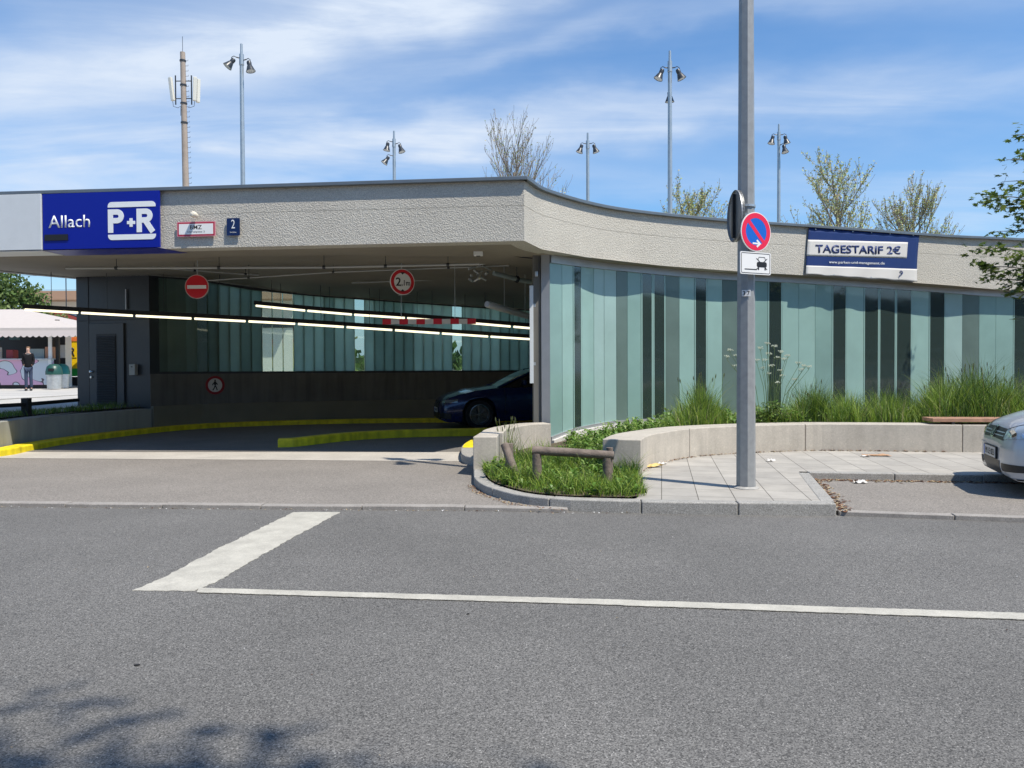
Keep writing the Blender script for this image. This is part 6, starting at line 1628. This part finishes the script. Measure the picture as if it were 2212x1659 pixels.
# near maple at the right edge: trunk outside the frame, twigs reach in
mp_ = thing('maple_tree', 'fresh green maple reaching in over the roof edge from the right', 'tree', (10.8, 13.7, .45))
w = MB(); l = MB(); r_ = random.Random(6); o0 = Vector(mp_.location)
w.tube([(0,0,-.1),(.02,0,1.8),(.0,0,3.6),(-.05,0,7.0)], [.15,.13,.10,.03], 10)
ML = [mat('maple_leaf', (.10,.165,.03), .5, transl=.35), mat('maple_leaf_light', (.19,.25,.05), .5, transl=.35), mat('maple_leaf_dark', (.04,.075,.018), .55, transl=.25)]
def mleaf(p, s):
    d = Vector((r_.gauss(0,1), r_.gauss(0,1), r_.gauss(0,.5))).normalized(); n_ = Vector((r_.gauss(0,.5), r_.gauss(0,.5), 1)).normalized(); u = d - n_*d.dot(n_); u.normalize(); v = n_.cross(u)
    pr_ = [(0,0),(.35,.45),(.25,.12),(.75,.5),(.7,.15),(1.1,0),(.7,-.15),(.75,-.5),(.25,-.12),(.35,-.45)]
    vs = [p + (u*a + v*b)*s + n_*(-.25*s*(abs(b)+a*.4)) for a, b in pr_]
    l.add(vs, [(0,1,2),(0,2,4),(2,3,4),(0,4,6),(4,5,6),(0,6,8),(6,7,8),(0,8,9)], r_.choice([0,0,1,1,2]))
def twig(px, py, Y, src_z, nl=26):
    nl = int(nl*1.5)
    e = P(px, py, Y+3.7) - o0; s_ = Vector((0, 0, max(1.6, e.z-.45))); m_ = s_.lerp(e, .55) + Vector((0, 0, .12))
    pts = [s_, s_.lerp(m_, .6)+Vector((0,0,.05)), m_, m_.lerp(e, .6)+Vector((0,0,.03)), e]; w.tube(pts, [.035,.022,.014,.009,.004], 5)
    L = (e-s_).length
    for k in range(nl):
        t = 1-r_.random()**1.3*.55; i = 0
        b = s_.lerp(e, t) + Vector((0,0,.12*(1-t)*2)); off = Vector((r_.gauss(0,.13), r_.gauss(0,.13), r_.gauss(0,.10)))*(1.15-.55*(t if t > .9 else .4)); q = b+off
        if r_.random() < .5: w.tube([b, q], .003, 3, caps=False)
        for _ in range(3): mleaf(q + Vector((r_.gauss(0,.035), r_.gauss(0,.035), r_.gauss(0,.03))), r_.uniform(.08,.15))
for a in [(2185,292,10.4,4.3,14),(2174,345,10.2,4.0,18),(2168,392,10.4,3.9,14),(2124,424,10.0,3.6,34),(2150,448,10.2,3.5,22),(2112,536,9.9,2.9,26),(2118,576,10.1,2.7,26),(2138,604,10.2,2.6,26),(2168,632,10.4,2.5,22),(2152,500,10.5,3.2,14),(2180,690,10.6,2.4,6),(2195,560,10,3.0,26),(2200,470,10.4,3.6,20),(2205,610,10.2,2.8,20),(2205,330,10.6,4.3,14)]: twig(*a)
for k in range(40):                       # the rest of the crown, beyond the edge of the frame
    t = r_.uniform(0, 6.28); rr = r_.uniform(.5, 1.25); e = Vector((abs(math.cos(t))*rr+.1, math.sin(t)*rr, r_.uniform(3.0, 7.0))); s_ = Vector((0,0,e.z-.5)); w.tube([s_, e], [.02,.005], 5)
    for q in range(16):
        b = s_.lerp(e, r_.uniform(.3, 1)) + Vector((r_.gauss(0,.15), r_.gauss(0,.15), r_.gauss(0,.12)))
        for _ in range(3): mleaf(b + Vector((r_.gauss(0,.04), r_.gauss(0,.04), r_.gauss(0,.04))), r_.uniform(.05,.09))
w.build('trunk', M_bark2, mp_, smooth=60); l.build('crown', ML, mp_)
fw = MB(); r_ = random.Random(3)
for _ in range(7000):
    x = r_.uniform(-90, 130); quad_leaf(fw, Vector((x, 104+r_.gauss(0,3), 1.2+abs(r_.gauss(0,.5))*(5.5+2.5*math.sin(x*.13)+1.5*math.sin(x*.37)))), .75, r_, r_.randrange(3))
tagd(fw.build('far_wood', LV), None, None, None, 'stuff')
# tree behind the camera whose crown shades the near left of the road
crown_tree('street_tree', 'street tree behind the viewer shading the near road', 'tree', (4.9, -4.2, 0), [(-1.6,2.8,11.8,.42),(-1.0,2.6,11.8,.45),(-.4,2.42,11.8,.45),(.2,2.35,11.8,.4),(-2.1,2.85,11.8,.45),(-.1,2.0,11.8,.6),(-1.2,2.1,11.8,.6),(-1.7,1.7,12.1,1.0),(-.6,1.4,12.3,1.0),(.2,1.6,12.0,.8),(.9,1.2,11.8,.9),(.1,.2,12.2,1.3),(1.2,-.3,11.4,1.2),(-1.2,.3,12,1.3),(1.3,.7,12.2,.9)], 130, .10, LV, 31, 7.5)
# other side of the street, unseen, built up for its reflections in the clear panes
sheet('pavement', [(-60,-17),(140,-17),(140,-9.5),(-60,-9.5)], .10, M_pave)
OX = 40
op = thing('opposite_building', 'long plain building across the street behind the viewer', 'building', (0, -22, 0))
MB().box((OX, 0, 5), (200, 6, 10)).build('wall', mat('dim_wall', (.045,.05,.045), .8, var=.2, vs=.4), op)
MB().box((OX, 3.4, 2.35), (200, .8, .16)).build('reflection_band', mat('reflection_band_pale', (.62,.50,.40), .7), op)  # pale band added so the clear panes mirror a light streak
MB().box((OX, 3.2, 3.5), (200, .4, .10)).build('upper_reflection_band', M_flash, op)  # second added band, a thinner grey streak for the reflections
MB().box((OX, 3.05, 1.1), (200, .1, 2.2)).build('shop_front', mat('shop_front', (.22,.24,.23), .5, var=.5, vs=.6), op)
for k in range(12): MB().box((-27.5+5*k, 3.12, 1.2), (2.6, .06, 1.5)).build('window', M_dark, op)
hg = MB(); r_ = random.Random(2)
for _ in range(9000): quad_leaf(hg, Vector((r_.uniform(-30,30), -17.5+r_.gauss(0,.5), r_.uniform(.1, 1.0))), .12, r_, r_.randrange(3))
tagd(hg.build('hedge', LV), None, None, None, 'stuff')

for (px, py, s_) in ((402, 1950, .014), (1372, 1800, .010)):
    p = G(px*kpx, py*kpx); MB().prism([(p.x+s_*random.uniform(.5,1.2)*math.cos(a*.7), p.y+s_*.7*random.uniform(.5,1.2)*math.sin(a*.7)) for a in range(9)], .001, .006).build('tar_spot', M_rubber, kind='structure')
